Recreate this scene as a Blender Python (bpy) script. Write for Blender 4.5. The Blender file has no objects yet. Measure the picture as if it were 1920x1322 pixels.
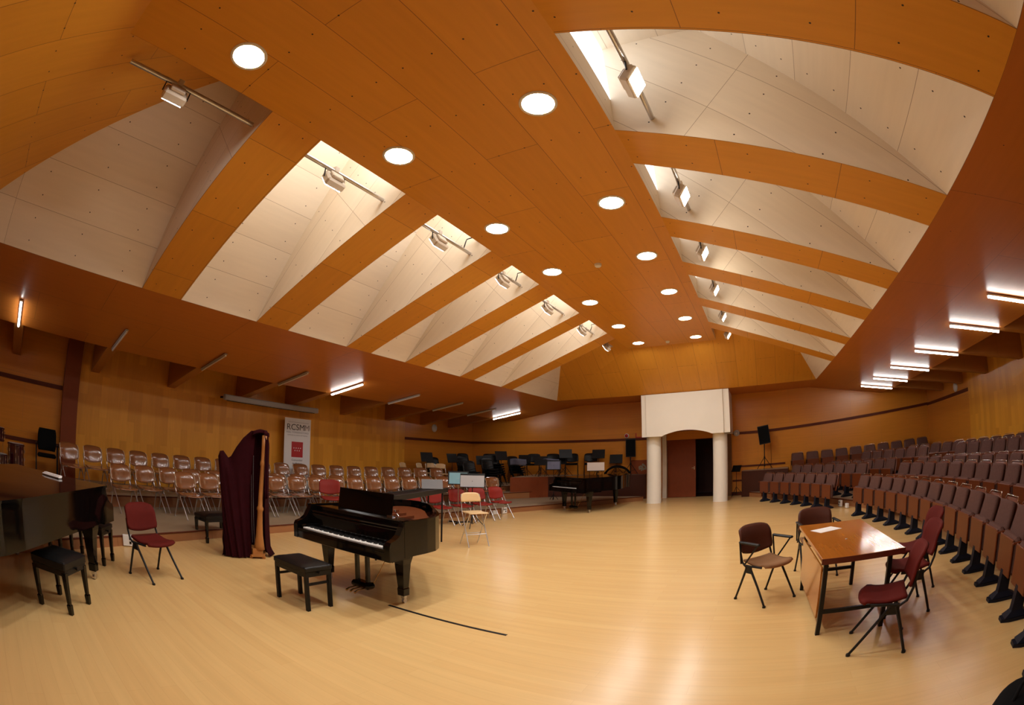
EXPO = 1.0
import bpy, math, random
from mathutils import Vector, Matrix
random.seed(7)
SC = bpy.context.scene
COL = SC.collection
PI = math.pi
S = .607
W1, H1 = 1.315, 4.735          # half width and height of the flat central ceiling strip
W2, H2 = 4.43, 3.57            # outer edge of the skylight bays
WO, HO = 7.3, 3.082            # outer edge of the lower ceiling
XW = 9.3                       # side walls
YF, YB = 17.3, -4.2            # far wall, wall behind the camera
SK = 1.208                     # slope of the skylight well panels
ZC = 6.0
NUM = 'first second third fourth fifth sixth seventh eighth ninth tenth eleventh twelfth thirteenth fourteenth fifteenth sixteenth seventeenth eighteenth nineteenth twentieth'.split()

# ------------------------------------------------------------------ mesh helper
class MB:
    def __init__(s): s.v = []; s.f = []; s.uv = []; s.sm = []
    def face(s, pts, uv=None, sm=False):
        b = len(s.v); s.v += [tuple(p) for p in pts]
        s.f.append(tuple(range(b, b + len(pts)))); s.uv.append(uv); s.sm.append(sm)
    def raw(s, vs, fs, sm=False, M=None):
        b = len(s.v)
        s.v += [tuple(M @ Vector(p)) if M else tuple(p) for p in vs]
        for f in fs: s.f.append(tuple(b + i for i in f)); s.uv.append(None); s.sm.append(sm)
    def quad(s, pts, ud, o=(0, 0, 0)):
        """planar polygon with metric uv; ud = direction of u"""
        P = [Vector(p) for p in pts]; n = (P[1] - P[0]).cross(P[2] - P[0]).normalized()
        u = Vector(ud); u = (u - n * u.dot(n)).normalized(); v = n.cross(u); O = Vector(o)
        s.face(P, [((p - O).dot(u), (p - O).dot(v)) for p in P])
    def box(s, x0, x1, y0, y1, z0, z1, M=None, bev=0):
        if x0 > x1: x0, x1 = x1, x0
        if y0 > y1: y0, y1 = y1, y0
        if z0 > z1: z0, z1 = z1, z0
        if bev:
            b = min(bev, (x1-x0)/2.01, (y1-y0)/2.01, (z1-z0)/2.01)
            vs = []; 
            for (z, i) in ((z0, b), (z0 + b, 0), (z1 - b, 0), (z1, b)):
                for (x, y) in ((x0+b, y0+i), (x1-b, y0+i), (x1-i, y0+b), (x1-i, y1-b), (x1-b, y1-i), (x0+b, y1-i), (x0+i, y1-b), (x0+i, y0+b)):
                    vs.append((x, y, z))
            fs = [tuple(range(7, -1, -1)), tuple(range(24, 32))]
            for k in range(3):
                for i in range(8): j = (i+1) % 8; fs.append((k*8+i, k*8+j, k*8+8+j, k*8+8+i))
            s.raw(vs, fs, False, M); return
        vs = [(x, y, z) for z in (z0, z1) for y in (y0, y1) for x in (x0, x1)]
        s.raw(vs, [(0,2,3,1),(4,5,7,6),(0,1,5,4),(2,6,7,3),(0,4,6,2),(1,3,7,5)], False, M)
    def tube(s, pts, r, n=8, M=None, caps=True):
        P = [Vector(p) for p in pts]; R = r if isinstance(r, (list, tuple)) else [r]*len(P)
        vs = []; fs = []; up = None
        for i, p in enumerate(P):
            if i == 0: t = P[1]-P[0]
            elif i == len(P)-1: t = P[-1]-P[-2]
            else: t = (P[i+1]-p).normalized() + (p-P[i-1]).normalized()
            t.normalize()
            if up is None: up = Vector((0,0,1)) if abs(t.z) < .9 else Vector((0,1,0))
            a = t.cross(up)
            if a.length < 1e-4: a = t.cross(Vector((1,.3,.2)))
            a.normalize(); b = t.cross(a)
            for k in range(n):
                an = 2*PI*k/n; vs.append(p + (a*math.cos(an) + b*math.sin(an))*R[i])
        for i in range(len(P)-1):
            for k in range(n): j = (k+1) % n; fs.append((i*n+k, i*n+j, (i+1)*n+j, (i+1)*n+k))
        s.raw(vs, fs, True, M)
        if caps:
            s.raw(vs[:n], [tuple(range(n))], False, M); s.raw(vs[-n:], [tuple(range(n-1, -1, -1))], False, M)
    def lathe(s, prof, c=(0,0,0), n=24, M=None, sm=True):
        vs = []; fs = []
        for (r, z) in prof:
            for k in range(n): a = 2*PI*k/n; vs.append((c[0]+r*math.cos(a), c[1]+r*math.sin(a), c[2]+z))
        for i in range(len(prof)-1):
            for k in range(n): j = (k+1) % n; fs.append((i*n+k, i*n+j, (i+1)*n+j, (i+1)*n+k))
        s.raw(vs, fs, sm, M)
    def prism(s, out, z0, z1, M=None, top=True, bot=True, sm=False):
        n = len(out); vs = [(x, y, z0) for x, y in out] + [(x, y, z1) for x, y in out]
        s.raw(vs, [(i, (i+1) % n, n+(i+1) % n, n+i) for i in range(n)], sm, M)
        if top: s.raw(vs[n:], [tuple(range(n))], False, M)
        if bot: s.raw(vs[:n], [tuple(range(n-1, -1, -1))], False, M)
    def grid(s, fn, nu, nv, M=None, th=0, sm=True):
        """fn(u,v)->point ; with thickness th along the averaged normal"""
        P = [[Vector(fn(i/nu, j/nv)) for j in range(nv+1)] for i in range(nu+1)]
        def nrm(i, j):
            a = P[min(i+1, nu)][j]-P[max(i-1, 0)][j]; b = P[i][min(j+1, nv)]-P[i][max(j-1, 0)]
            return a.cross(b).normalized()
        m = nv+1; vs = [P[i][j] for i in range(nu+1) for j in range(m)]
        fs = [(i*m+j, (i+1)*m+j, (i+1)*m+j+1, i*m+j+1) for i in range(nu) for j in range(nv)]
        if th:
            k = len(vs); vs += [P[i][j]-nrm(i, j)*th for i in range(nu+1) for j in range(m)]
            fs += [(k+i*m+j, k+i*m+j+1, k+(i+1)*m+j+1, k+(i+1)*m+j) for i in range(nu) for j in range(nv)]
            ring = [j for j in range(m)] + [i*m+nv for i in range(1, nu+1)] + [nu*m+j for j in range(nv-1, -1, -1)] + [i*m for i in range(nu-1, 0, -1)]
            fs += [(ring[i], ring[(i+1) % len(ring)], k+ring[(i+1) % len(ring)], k+ring[i]) for i in range(len(ring))]
        s.raw(vs, fs, sm, M)
    def build(s, name, mat, parent=None, **kw):
        me = bpy.data.meshes.new(name); me.from_pydata(s.v, [], s.f)
        if any(u for u in s.uv):
            L = me.uv_layers.new(name='UVMap'); k = 0
            for f, u in zip(s.f, s.uv):
                for i in range(len(f)):
                    if u: L.data[k].uv = u[i]
                    else: p = s.v[f[i]]; L.data[k].uv = (p[0] + p[1]*.7, p[2])
                    k += 1
        me.polygons.foreach_set('use_smooth', s.sm)
        me.materials.append(mat); me.update()
        o = bpy.data.objects.new(name, me); COL.objects.link(o)
        if parent: o.parent = parent
        for a, b in kw.items(): o[a] = b
        return o

def T(x=0, y=0, z=0, rz=0, rx=0, ry=0):
    return Matrix.Translation((x, y, z)) @ Matrix.Rotation(rz, 4, 'Z') @ Matrix.Rotation(rx, 4, 'X') @ Matrix.Rotation(ry, 4, 'Y')
def struct(o): o['kind'] = 'structure'; return o
def thing(name, label, cat, loc=(0,0,0), rz=0, group=None):
    o = bpy.data.objects.new(name, None); COL.objects.link(o); o.empty_display_size = .1
    o.location = loc; o.rotation_euler = (0, 0, rz); o['label'] = label; o['category'] = cat
    if group: o['group'] = group
    return o
def tag(o, label, cat, group=None):
    o['label'] = label; o['category'] = cat
    if group: o['group'] = group
    return o
KIDS = {}
def kids(o): return [c for c in bpy.data.objects if c.parent == o]
def dup(root, loc, rz, label, group=None, scale=None):
    key = root.name
    if key not in KIDS: KIDS[key] = [(c, kids(c)) for c in kids(root)]
    r = root.copy(); COL.objects.link(r); r.location = loc; r.rotation_euler = (0, 0, rz); r['label'] = label
    if group: r['group'] = group
    for c, gs in KIDS[key]:
        d = c.copy(); COL.objects.link(d); d.parent = r
        for g in gs: e = g.copy(); COL.objects.link(e); e.parent = d
    return r
class Proto:
    """first call moves the prototype itself, later calls copy it"""
    def __init__(s, root): s.root = root; s.used = False
    def put(s, loc, rz, label, group=None):
        if not s.used:
            s.used = True; r = s.root; r.location = loc; r.rotation_euler = (0, 0, rz); r['label'] = label
            if group: r['group'] = group
            return r
        return dup(s.root, loc, rz, label, group)

# ------------------------------------------------------------------ materials
def newmat(name):
    m = bpy.data.materials.new(name); m.use_nodes = True; nt = m.node_tree
    return m, nt, nt.nodes['Principled BSDF']
def setp(b, col=None, rough=.5, metal=0, spec=.5, coat=0, em=None, es=0):
    if col: b.inputs['Base Color'].default_value = (*col, 1)
    b.inputs['Roughness'].default_value = rough; b.inputs['Metallic'].default_value = metal
    b.inputs['Specular IOR Level'].default_value = spec; b.inputs['Coat Weight'].default_value = coat
    b.inputs['Coat Roughness'].default_value = .08
    if em: b.inputs['Emission Color'].default_value = (*em, 1); b.inputs['Emission Strength'].default_value = es
def simple(name, col, rough=.5, metal=0, spec=.5, coat=0, var=.12, scale=6, em=None, es=0):
    m, nt, b = newmat(name); setp(b, col, rough, metal, spec, coat, em, es)
    if var:
        n = nt.nodes.new('ShaderNodeTexNoise'); n.inputs['Scale'].default_value = scale; n.inputs['Detail'].default_value = 5
        t = nt.nodes.new('ShaderNodeTexCoord'); nt.links.new(t.outputs['Object'], n.inputs['Vector'])
        x = nt.nodes.new('ShaderNodeMix'); x.data_type = 'RGBA'
        x.inputs[6].default_value = (*[c*(1-var) for c in col], 1); x.inputs[7].default_value = (*[min(1, c*(1+var)) for c in col], 1)
        nt.links.new(n.outputs['Fac'], x.inputs[0]); nt.links.new(x.outputs[2], b.inputs['Base Color'])
    return m
def math_(nt, op, a, b=None):
    n = nt.nodes.new('ShaderNodeMath'); n.operation = op
    for i, q in enumerate((a, b)):
        if q is None: continue
        if isinstance(q, (int, float)): n.inputs[i].default_value = q
        else: nt.links.new(q, n.inputs[i])
    return n.outputs[0]
def mixc(nt, f, a, b, mode='MIX'):
    x = nt.nodes.new('ShaderNodeMix'); x.data_type = 'RGBA'; x.blend_type = mode
    for i, q in ((0, f), (6, a), (7, b)):
        if isinstance(q, (int, float)): x.inputs[i].default_value = q
        elif isinstance(q, tuple): x.inputs[i].default_value = (*q, 1) if len(q) == 3 else q
        else: nt.links.new(q, x.inputs[i])
    return x.outputs[2]
def panel_mat(name, col, col2, pw, ph, seam=.003, seamcol=None, grain=(1.2, 14), gr=.12, rough=.45, dots=None, off=.5, spec=.4, coat=0, coatr=.1, bias=0, rot=False):
    """veneered panels on a metric uv: brick layout, grain, optional screw heads"""
    m, nt, b = newmat(name); setp(b, col, rough, 0, spec, coat); b.inputs['Coat Roughness'].default_value = coatr
    uv = nt.nodes.new('ShaderNodeUVMap'); uv.uv_map = 'UVMap'
    vec = uv.outputs[0]
    if rot:
        mp = nt.nodes.new('ShaderNodeMapping'); mp.inputs['Rotation'].default_value = (0, 0, PI/2); nt.links.new(vec, mp.inputs[0]); vec = mp.outputs[0]
    br = nt.nodes.new('ShaderNodeTexBrick'); nt.links.new(vec, br.inputs['Vector'])
    br.inputs['Scale'].default_value = 1; br.inputs['Brick Width'].default_value = pw; br.inputs['Row Height'].default_value = ph
    br.inputs['Mortar Size'].default_value = seam; br.inputs['Mortar Smooth'].default_value = .2; br.offset = off; br.inputs['Bias'].default_value = bias
    br.inputs['Color1'].default_value = (*col, 1); br.inputs['Color2'].default_value = (*col2, 1)
    br.inputs['Mortar'].default_value = (*(seamcol or tuple(c*.45 for c in col)), 1)
    mp = nt.nodes.new('ShaderNodeMapping'); mp.inputs['Scale'].default_value = (grain[0], grain[1], 1); nt.links.new(vec, mp.inputs[0])
    nz = nt.nodes.new('ShaderNodeTexNoise'); nz.inputs['Scale'].default_value = 1; nz.inputs['Detail'].default_value = 6; nt.links.new(mp.outputs[0], nz.inputs['Vector'])
    f = math_(nt, 'MULTIPLY_ADD', nz.outputs['Fac'], 2*gr); f.node.inputs[2].default_value = 1-gr
    cc = nt.nodes.new('ShaderNodeCombineColor')
    for i in range(3): nt.links.new(f, cc.inputs[i])
    c = mixc(nt, 1.0, br.outputs['Color'], cc.outputs[0], 'MULTIPLY')
    if dots:
        sx, sy, r = dots; sp = nt.nodes.new('ShaderNodeSeparateXYZ'); nt.links.new(vec, sp.inputs[0])
        def cell(o, s):
            a = math_(nt, 'DIVIDE', o, s); a = math_(nt, 'FRACT', a); a = math_(nt, 'SUBTRACT', a, .5); return math_(nt, 'MULTIPLY', a, s)
        dx, dy = cell(sp.outputs[0], sx), cell(sp.outputs[1], sy)
        d = math_(nt, 'ADD', math_(nt, 'MULTIPLY', dx, dx), math_(nt, 'MULTIPLY', dy, dy))
        c = mixc(nt, math_(nt, 'LESS_THAN', d, r*r), c, (.03, .015, .01))
    nt.links.new(c, b.inputs['Base Color'])
    return m

M = {}
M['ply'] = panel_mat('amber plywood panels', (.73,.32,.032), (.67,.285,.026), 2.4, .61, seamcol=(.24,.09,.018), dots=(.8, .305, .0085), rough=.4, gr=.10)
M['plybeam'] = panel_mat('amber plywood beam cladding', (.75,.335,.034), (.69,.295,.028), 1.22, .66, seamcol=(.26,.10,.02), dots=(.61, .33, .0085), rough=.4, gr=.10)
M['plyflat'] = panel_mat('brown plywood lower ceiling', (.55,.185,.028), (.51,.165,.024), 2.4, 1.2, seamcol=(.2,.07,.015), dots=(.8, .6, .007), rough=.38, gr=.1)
M['pale'] = panel_mat('pale birch plywood', (.78,.665,.52), (.73,.61,.465), 2.4, .61, seamcol=(.36,.26,.18), dots=(.8, .305, .0085), rough=.5, gr=.07, off=0)
M['veneer'] = panel_mat('oak veneer wall strips', (.84,.385,.040), (.70,.30,.028), .9, .19, seam=.0, gr=.10, grain=(2, 30), rough=.35, rot=True)
M['veneerh'] = panel_mat('wall veneer laid level', (.66,.25,.026), (.62,.225,.022), 2.4, 1.2, seam=.002, seamcol=(.35,.16,.05), gr=.12, grain=(1, 22), rough=.3)
M['fin'] = panel_mat('plywood fin', (.48,.19,.04), (.44,.17,.034), 2.4, 1.2, gr=.1, rough=.45)
M['floor'] = panel_mat('maple strip floor', (.73,.49,.205), (.70,.455,.185), 1.9, .13, seam=.0008, seamcol=(.58,.35,.14), gr=.10, grain=(.9, 16), rough=.24, spec=.5, off=.37)
M['tread'] = simple('grey tan tread', (.34,.26,.165), .5, var=.1, scale=3)
M['riser'] = panel_mat('brown riser boards', (.34,.145,.055), (.31,.13,.05), 2.0, .5, gr=.15, rough=.35)
M['redwood'] = simple('red brown stained wood', (.22,.050,.014), .5, spec=.2, var=.12)
M['darkwood'] = simple('dark brown stained wood', (.055,.014,.006), .5, spec=.2, var=.15)
M['stripe'] = simple('dark red timber strip', (.11,.022,.007), .5, spec=.2, var=.1)
M['cream'] = simple('cream painted plaster', (.84,.79,.68), .6, var=.03, scale=3)
M['coffer'] = simple('brown plywood lining', (.40,.18,.055), .6, var=.1)  # even mid-brown tone for the coffer lining
M['lacq'] = simple('black piano lacquer', (.003,.0022,.002), .06, spec=.35, var=0)
M['blk'] = simple('black plastic', (.006,.006,.0065), .45, spec=.25, var=.1)
M['blkm'] = simple('black enamelled metal', (.008,.008,.0085), .4, spec=.3, var=.1)
M['blkfab'] = simple('black fabric', (.006,.006,.0065), .9, spec=.1, var=.2, scale=30)
M['leather'] = simple('black leatherette', (.006,.006,.0065), .4, spec=.35, var=.15, scale=20)
M['chrome'] = simple('chromed metal', (.75,.75,.77), .18, metal=1, var=0)
M['alu'] = simple('aluminium', (.6,.6,.62), .3, metal=1, var=0)
M['brass'] = simple('brass', (.65,.42,.14), .25, metal=1, var=0)
M['white'] = simple('white plastic', (.8,.8,.78), .4, var=.02)
M['paper'] = simple('white paper', (.82,.82,.82), .8, var=.02)
M['ivory'] = simple('white key tops', (.82,.80,.76), .25, var=0)
M['gold'] = simple('bronze painted iron plate', (.15,.04,.012), .35, metal=.3, var=.15)
M['sound'] = simple('varnished soundboard', (.09,.022,.01), .3, spec=.3, var=.12)
M['redfelt'] = simple('red felt', (.35,.02,.015), .9, var=.1)
M['redp'] = simple('dark red upholstery', (.105,.008,.005), .8, spec=.2, var=.12, scale=12)
M['redpl'] = simple('bright red moulded plastic', (.24,.015,.008), .6, spec=.3, var=.08)
M['brown'] = simple('brown moulded plastic', (.075,.021,.011), .55, spec=.25, var=.08)
M['tan'] = simple('tan upholstery', (.27,.14,.065), .8, spec=.2, var=.12, scale=14)
M['dsc'] = panel_mat('glossy beech plywood chair shell', (.235,.088,.030), (.21,.078,.026), 5, 5, seam=0, gr=.18, grain=(4, 30), rough=.22, coat=1, coatr=.06)
M['beech'] = panel_mat('light birch chair plywood', (.68,.47,.24), (.66,.45,.22), 5, 5, seam=0, gr=.1, grain=(4, 30), rough=.35)
M['mauve'] = simple('mauve grey seat fabric', (.115,.057,.046), .9, spec=.15, var=.18, scale=40)
M['seatwood'] = panel_mat('red brown seat board', (.135,.030,.007), (.12,.026,.006), 5, 5, seam=0, gr=.2, grain=(20, 2), rough=.35)
M['edge'] = simple('pale plywood edge', (.62,.47,.30), .35, var=0)
M['navy'] = simple('dark blue black cast metal', (.006,.008,.018), .55, spec=.25, var=.1)
M['burg'] = simple('burgundy velvet cover', (.026,.002,.004), .9, spec=.1, var=.25, scale=9)
M['harpwood'] = simple('gilded maple harp wood', (.42,.17,.045), .3, var=.15)
M['tabletop'] = panel_mat('varnished table top', (.46,.165,.024), (.38,.12,.016), 3, .07, seam=0, gr=.2, grain=(1, 40), rough=.12, coat=.25)
M['tabledark'] = simple('dark red table edge', (.11,.02,.012), .25, var=.1)
M['blue'] = simple('pale blue sheet', (.22,.42,.50), .8, var=.1)
M['grey'] = simple('pale grey sheet', (.42,.42,.44), .8, var=.05)
M['greyd'] = simple('mid grey sheet', (.16,.16,.165), .7, var=.05)
M['lilac'] = simple('lilac grey cloth', (.16,.17,.25), .9, var=.2)
M['red'] = simple('signal red', (.45,.012,.015), .5, var=0)
M['ink'] = simple('dark grey print', (.05,.05,.055), .7, var=0)
M['ink2'] = simple('mid grey print', (.28,.26,.27), .7, var=0)
M['drum'] = simple('oxblood drum lacquer', (.045,.004,.008), .12, coat=.5, var=.1)
M['skin'] = simple('drum head', (.55,.55,.5), .5, var=.05)
M['screen'] = simple('grey screen housing', (.42,.42,.43), .5, var=.03)
M['beige'] = simple('beige floodlight casing', (.55,.45,.34), .5, var=.05)
def emis(name, col, st):
    m, nt, b = newmat(name); setp(b, (.8,.8,.8), .5, em=col, es=st); return m
M['down'] = emis('lit downlight diffuser', (1, .985, .94), 74)
M['tube'] = emis('lit fluorescent tube', (1, .97, .93), 17)
M['flood'] = emis('lit floodlight glass', (1, .90, .74), 20)
M['flood2'] = emis('lit cool floodlight glass', (.95, .97, 1), 9)
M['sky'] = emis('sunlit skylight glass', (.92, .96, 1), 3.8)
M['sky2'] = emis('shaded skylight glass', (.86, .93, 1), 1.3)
# ------------------------------------------------------------------ the room shell
BEAMS = [(1.61, 2.285), (3.70, 4.345), (5.715, 6.36), (7.385, 8.02), (9.395, 10.01), (11.37, 12.01)]
def zu(ax): return H2 + (W2-ax)*(H1-H2)/(W2-W1)          # underside plane of the bays
y0s, y1s, yN, yE = -.19, 13.42, -1.75, 15.24               # strip ends, opening ends
m = MB(); m.quad([(-XW-.3, YB-.2, 0), (XW+.3, YB-.2, 0), (XW+.3, YF+.2, 0), (-XW-.3, YF+.2, 0)], (1, 0, 0)); m.box(-XW-.3, XW+.3, YB-.2, YF+.2, -.2, -.001)
struct(m.build('floor', M['floor']))
# flat strip
m = MB(); m.quad([(-W1, y0s, H1), (-W1, y1s, H1), (W1, y1s, H1), (W1, y0s, H1)], (0, 1, 0), (-W1, 0, H1)); m.box(-W1+.002, W1-.002, y0s, y1s, H1+.002, H1+.05)
struct(m.build('ceiling', M['ply']))
# hipped ends of the raised ceiling (their planes run on up inside the end wells)
def hip(ys, ye, yb, nm):
    k = (H1-H2)/(ys-ye)                                    # dz/dy
    zt = min(ZC, H2 + k*(yb-ye)); yt = ye + (zt-H2)/k; xt = W2-(zt-H2)/SK
    m = MB(); a = [(-W1, ys, H1), (W1, ys, H1), (W2, ye, H2), (-W2, ye, H2)]
    m.quad(a if ys > ye else a[::-1], (0, 1, .6), (0, ye, H2))
    for s in (-1, 1): m.quad([(s*W1, ys, H1), (s*W2, ye, H2), (s*xt, yt, zt), (s*W1, yt, zt)], (0, 1, .6), (0, ye, H2))
    struct(m.build(nm, M['ply'])); return k
kF = hip(y1s, yE, BEAMS[-1][1], 'ceiling_far_slope')
kN = hip(y0s, yN, BEAMS[0][0], 'ceiling_near_slope')
# beams between the wells
for i, (a, b) in enumerate(BEAMS):
    for s in (-1, 1):
        m = MB(); p = [(s*W1, a, H1), (s*W2, a, H2), (s*W2, b, H2), (s*W1, b, H1)]
        m.quad(p, (1, 0, 0), (0, a, H2))
        t = .035; q = [(x, y, z+t) for x, y, z in p]
        for j in range(4): m.face([p[j], p[(j+1) % 4], q[(j+1) % 4], q[j]], [(0, .3), (.01, .3), (.01, .3), (0, .3)])
        struct(m.build('ceiling_beam', M['plybeam']))
# skylight wells
edges = [(None, BEAMS[0][0])] + [(BEAMS[i][1], BEAMS[i+1][0]) for i in range(5)] + [(BEAMS[5][1], None)]
xT = W2-(ZC-H2)/SK
for s in (-1, 1):
    for i, (a, b) in enumerate(edges):
        m = MB(); g = MB(); o = (s*W2, a if a else b, H2); e = .004
        def side(y):
            zz = ZC
            if a is None: zz = min(ZC, H2+kN*(y-yN))
            if b is None: zz = min(ZC, H2+kF*(y-yE))
            m.quad([(s*W2, y, H2), (s*W1, y, H1), (s*W1, y, zz), (s*(W2-(zz-H2)/SK), y, zz)], (-s*.72, 0, .69), (s*W2, y, H2))
            return zz
        if a is not None and b is not None:
            a += e; b -= e
            side(a); side(b)
            m.quad([(s*W2, a, H2), (s*W2, b, H2), (s*xT, b, ZC), (s*xT, a, ZC)], (0, 1, 0), o)
            m.quad([(s*W1, a, H1), (s*W1, b, H1), (s*W1, b, H1+.425), (s*W1, a, H1+.425)], (0, 1, 0), (s*W1, a, H1+.1))
            m.quad([(s*W1, a, ZC), (s*W1, b, ZC), (s*xT, b, ZC), (s*xT, a, ZC)], (0, 1, 0), o)
            g.quad([(s*W1, a, H1+.425), (s*W1, b, H1+.425), (s*W1, b, ZC), (s*W1, a, ZC)], (0, 1, 0), o)
        elif a is None:
            b -= e; zz = side(b); yt = yN+(zz-H2)/kN; xt = W2-(zz-H2)/SK
            m.quad([(s*W2, yN, H2), (s*W2, b, H2), (s*xt, b, zz), (s*xt, yt, zz)], (0, 1, 0), o)
            m.quad([(s*W1, y0s, H1), (s*W1, b, H1), (s*W1, b, H1+.425), (s*W1, yN+(H1+.425-H2)/kN, H1+.425)], (0, 1, 0), (s*W1, b, H1+.1))
            m.quad([(s*W1, yt, zz), (s*W1, b, zz), (s*xt, b, zz), (s*xt, yt, zz)], (0, 1, 0), o)
            g.quad([(s*W1, yN+(H1+.425-H2)/kN, H1+.425), (s*W1, b, H1+.425), (s*W1, b, ZC), (s*W1, yt, ZC)], (0, 1, 0), o)
        else:
            a += e; zz = side(a)
            m.quad([(s*W2, a, H2), (s*W2, yE, H2), (s*(W2-(zz-H2)/SK), a, zz)], (0, 1, 0), o)
            m.quad([(s*W1, a, H1), (s*W1, y1s, H1), (s*W1, a, zz)], (0, 1, 0), (s*W1, a, H1+.1))
        struct(m.build('skylight_well', M['pale']))
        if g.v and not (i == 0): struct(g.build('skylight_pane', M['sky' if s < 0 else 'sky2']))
        elif g.v: struct(g.build('skylight_lining', M['pale']))
# lower sloping ceilings and flat ends
for s in (-1, 1):
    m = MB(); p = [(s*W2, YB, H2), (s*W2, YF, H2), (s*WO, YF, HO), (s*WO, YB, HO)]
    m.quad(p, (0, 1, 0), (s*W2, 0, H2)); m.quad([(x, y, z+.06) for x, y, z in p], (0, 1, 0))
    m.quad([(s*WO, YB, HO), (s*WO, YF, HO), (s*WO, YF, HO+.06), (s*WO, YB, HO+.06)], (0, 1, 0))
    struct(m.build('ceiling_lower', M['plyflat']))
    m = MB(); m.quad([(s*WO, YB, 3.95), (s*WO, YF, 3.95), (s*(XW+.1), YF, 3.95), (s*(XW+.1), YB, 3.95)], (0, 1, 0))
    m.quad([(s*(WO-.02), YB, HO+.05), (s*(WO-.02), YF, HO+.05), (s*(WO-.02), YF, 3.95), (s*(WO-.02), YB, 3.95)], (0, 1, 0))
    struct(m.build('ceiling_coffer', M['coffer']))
m = MB(); m.quad([(-W2, yE, H2), (W2, yE, H2), (W2, YF, H2), (-W2, YF, H2)], (1, 0, 0)); struct(m.build('ceiling_far_flat', M['plyflat']))
m = MB(); m.quad([(-W2, YB, H2), (W2, YB, H2), (W2, yN, H2), (-W2, yN, H2)], (1, 0, 0)); struct(m.build('ceiling_near_flat', M['plyflat']))
# deep fins carrying the lower ceiling out to the side walls
FINY = [-.33, 1.86, 4.0, 6.06, 7.72, 9.85, 11.9, 13.85, 15.6]
zw = HO - .17*(XW-WO)
for s in (-1, 1):
    for y in FINY:
        m = MB(); a, b = y-.11, y+.11
        f = [(s*(WO-.01), HO), (s*(XW+.02), zw), (s*(XW+.02), 3.94), (s*(WO-.01), 3.94)]
        for yy in (a, b): m.quad([(x, yy, z) for x, z in f], (1, 0, 0))
        m.quad([(f[0][0], a, f[0][1]), (f[1][0], a, f[1][1]), (f[1][0], b, f[1][1]), (f[0][0], b, f[0][1])], (1, 0, 0))
        struct(m.build('ceiling_fin', M['fin']))
# walls
def wallq(nm, p, mat, ud): m = MB(); m.quad(p, ud); return struct(m.build(nm, M[mat]))
for s, nm in ((-1, 'left'), (1, 'right')):
    wallq('wall_'+nm, [(s*XW, YB, 0), (s*XW, YF, 0), (s*XW, YF, 3.95), (s*XW, YB, 3.95)], 'veneerh', (0, 1, 0))
wallq('wall_back', [(-XW, YB, 0), (XW, YB, 0), (XW, YB, 3.95), (-XW, YB, 3.95)], 'veneerh', (1, 0, 0))
# far wall with the doorway cut out
m = MB()
for x0, x1, z0, z1 in ((-XW, -.98, 0, 3.6), (.80, XW, 0, 3.6), (-.98, .80, 2.10, 3.6)):
    m.quad([(x0, YF, z0), (x1, YF, z0), (x1, YF, z1), (x0, YF, z1)], (1, 0, 0))
struct(m.build('wall_far', M['veneerh']))
# tall vertical-strip panels on the side walls
m = MB(); m.box(-XW, -XW+.05, 1.46, 12.85, .3, 3.94)
for f in range(6): m.uv[-1-f] = None
m2 = MB(); m2.quad([(-XW+.05, 1.46, .3), (-XW+.05, 12.85, .3), (-XW+.05, 12.85, 3.94), (-XW+.05, 1.46, 3.94)], (0, 1, 0))
m2.quad([(-XW, 12.85, .3), (-XW+.05, 12.85, .3), (-XW+.05, 12.85, 3.94), (-XW, 12.85, 3.94)], (1, 0, 0)); m2.quad([(-XW, 1.46, .3), (-XW+.05, 1.46, .3), (-XW+.05, 1.46, 3.94), (-XW, 1.46, 3.94)], (1, 0, 0))
struct(m2.build('wall_left_panelling', M['veneer']))
m2 = MB(); m2.quad([(XW-.05, YB, .3), (XW-.05, 13.33, .3), (XW-.05, 13.33, 3.94), (XW-.05, YB, 3.94)], (0, 1, 0)); m2.quad([(XW, 13.33, .3), (XW-.05, 13.33, .3), (XW-.05, 13.33, 3.94), (XW, 13.33, 3.94)], (1, 0, 0))
struct(m2.build('wall_right_panelling', M['veneer']))
m = MB(); m.box(-XW, -XW+.22, 1.04, 1.455, .3, 3.94); struct(m.build('wall_left_post', M['redwood']))
# dark timber strips
def strip(x0, x1, y0, y1, z, h=.045): m.box(x0, x1, y0, y1, z-h, z+h)
m = MB(); strip(-XW+.001, -XW+.03, YB+.1, 1.03, 2.27); struct(m.build('trim_1', M['stripe']))
m = MB(); strip(-XW+.001, -XW+.03, 12.87, YF, 2.2); struct(m.build('trim_2', M['stripe']))
m = MB(); strip(-XW, -1.44, YF-.03, YF-.001, 2.2); struct(m.build('trim_3', M['stripe']))
m = MB()
for i in range(16):
    a, b = 1.48+(XW-1.48)*i/16, 1.48+(XW-1.48)*(i+1)/16; za, zb = [2.19+.30*(max(0, t-2.5)/6.8)**1.1 for t in (a, b)]
    m.raw([(a, YF-.03, za-.045), (b, YF-.03, zb-.045), (b, YF-.03, zb+.045), (a, YF-.03, za+.045), (a, YF-.001, za-.045), (b, YF-.001, zb-.045), (b, YF-.001, zb+.045), (a, YF-.001, za+.045)], [(0,1,2,3), (0,4,5,1), (3,2,6,7)])
struct(m.build('trim_4', M['stripe']))
m = MB(); m.raw([(XW-.03, 13.36, 2.53-.05), (XW-.03, YF, 2.47-.045), (XW-.03, YF, 2.47+.045), (XW-.03, 13.36, 2.53+.05), (XW, 13.36, 2.48), (XW, YF, 2.42)], [(0,1,2,3), (0,4,5,1)]); struct(m.build('trim_5', M['stripe']))
m = MB(); strip(-XW+.001, -XW+.03, YB+.1, 1.03, 1.02, .04); struct(m.build('trim_6', M['stripe']))
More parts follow.
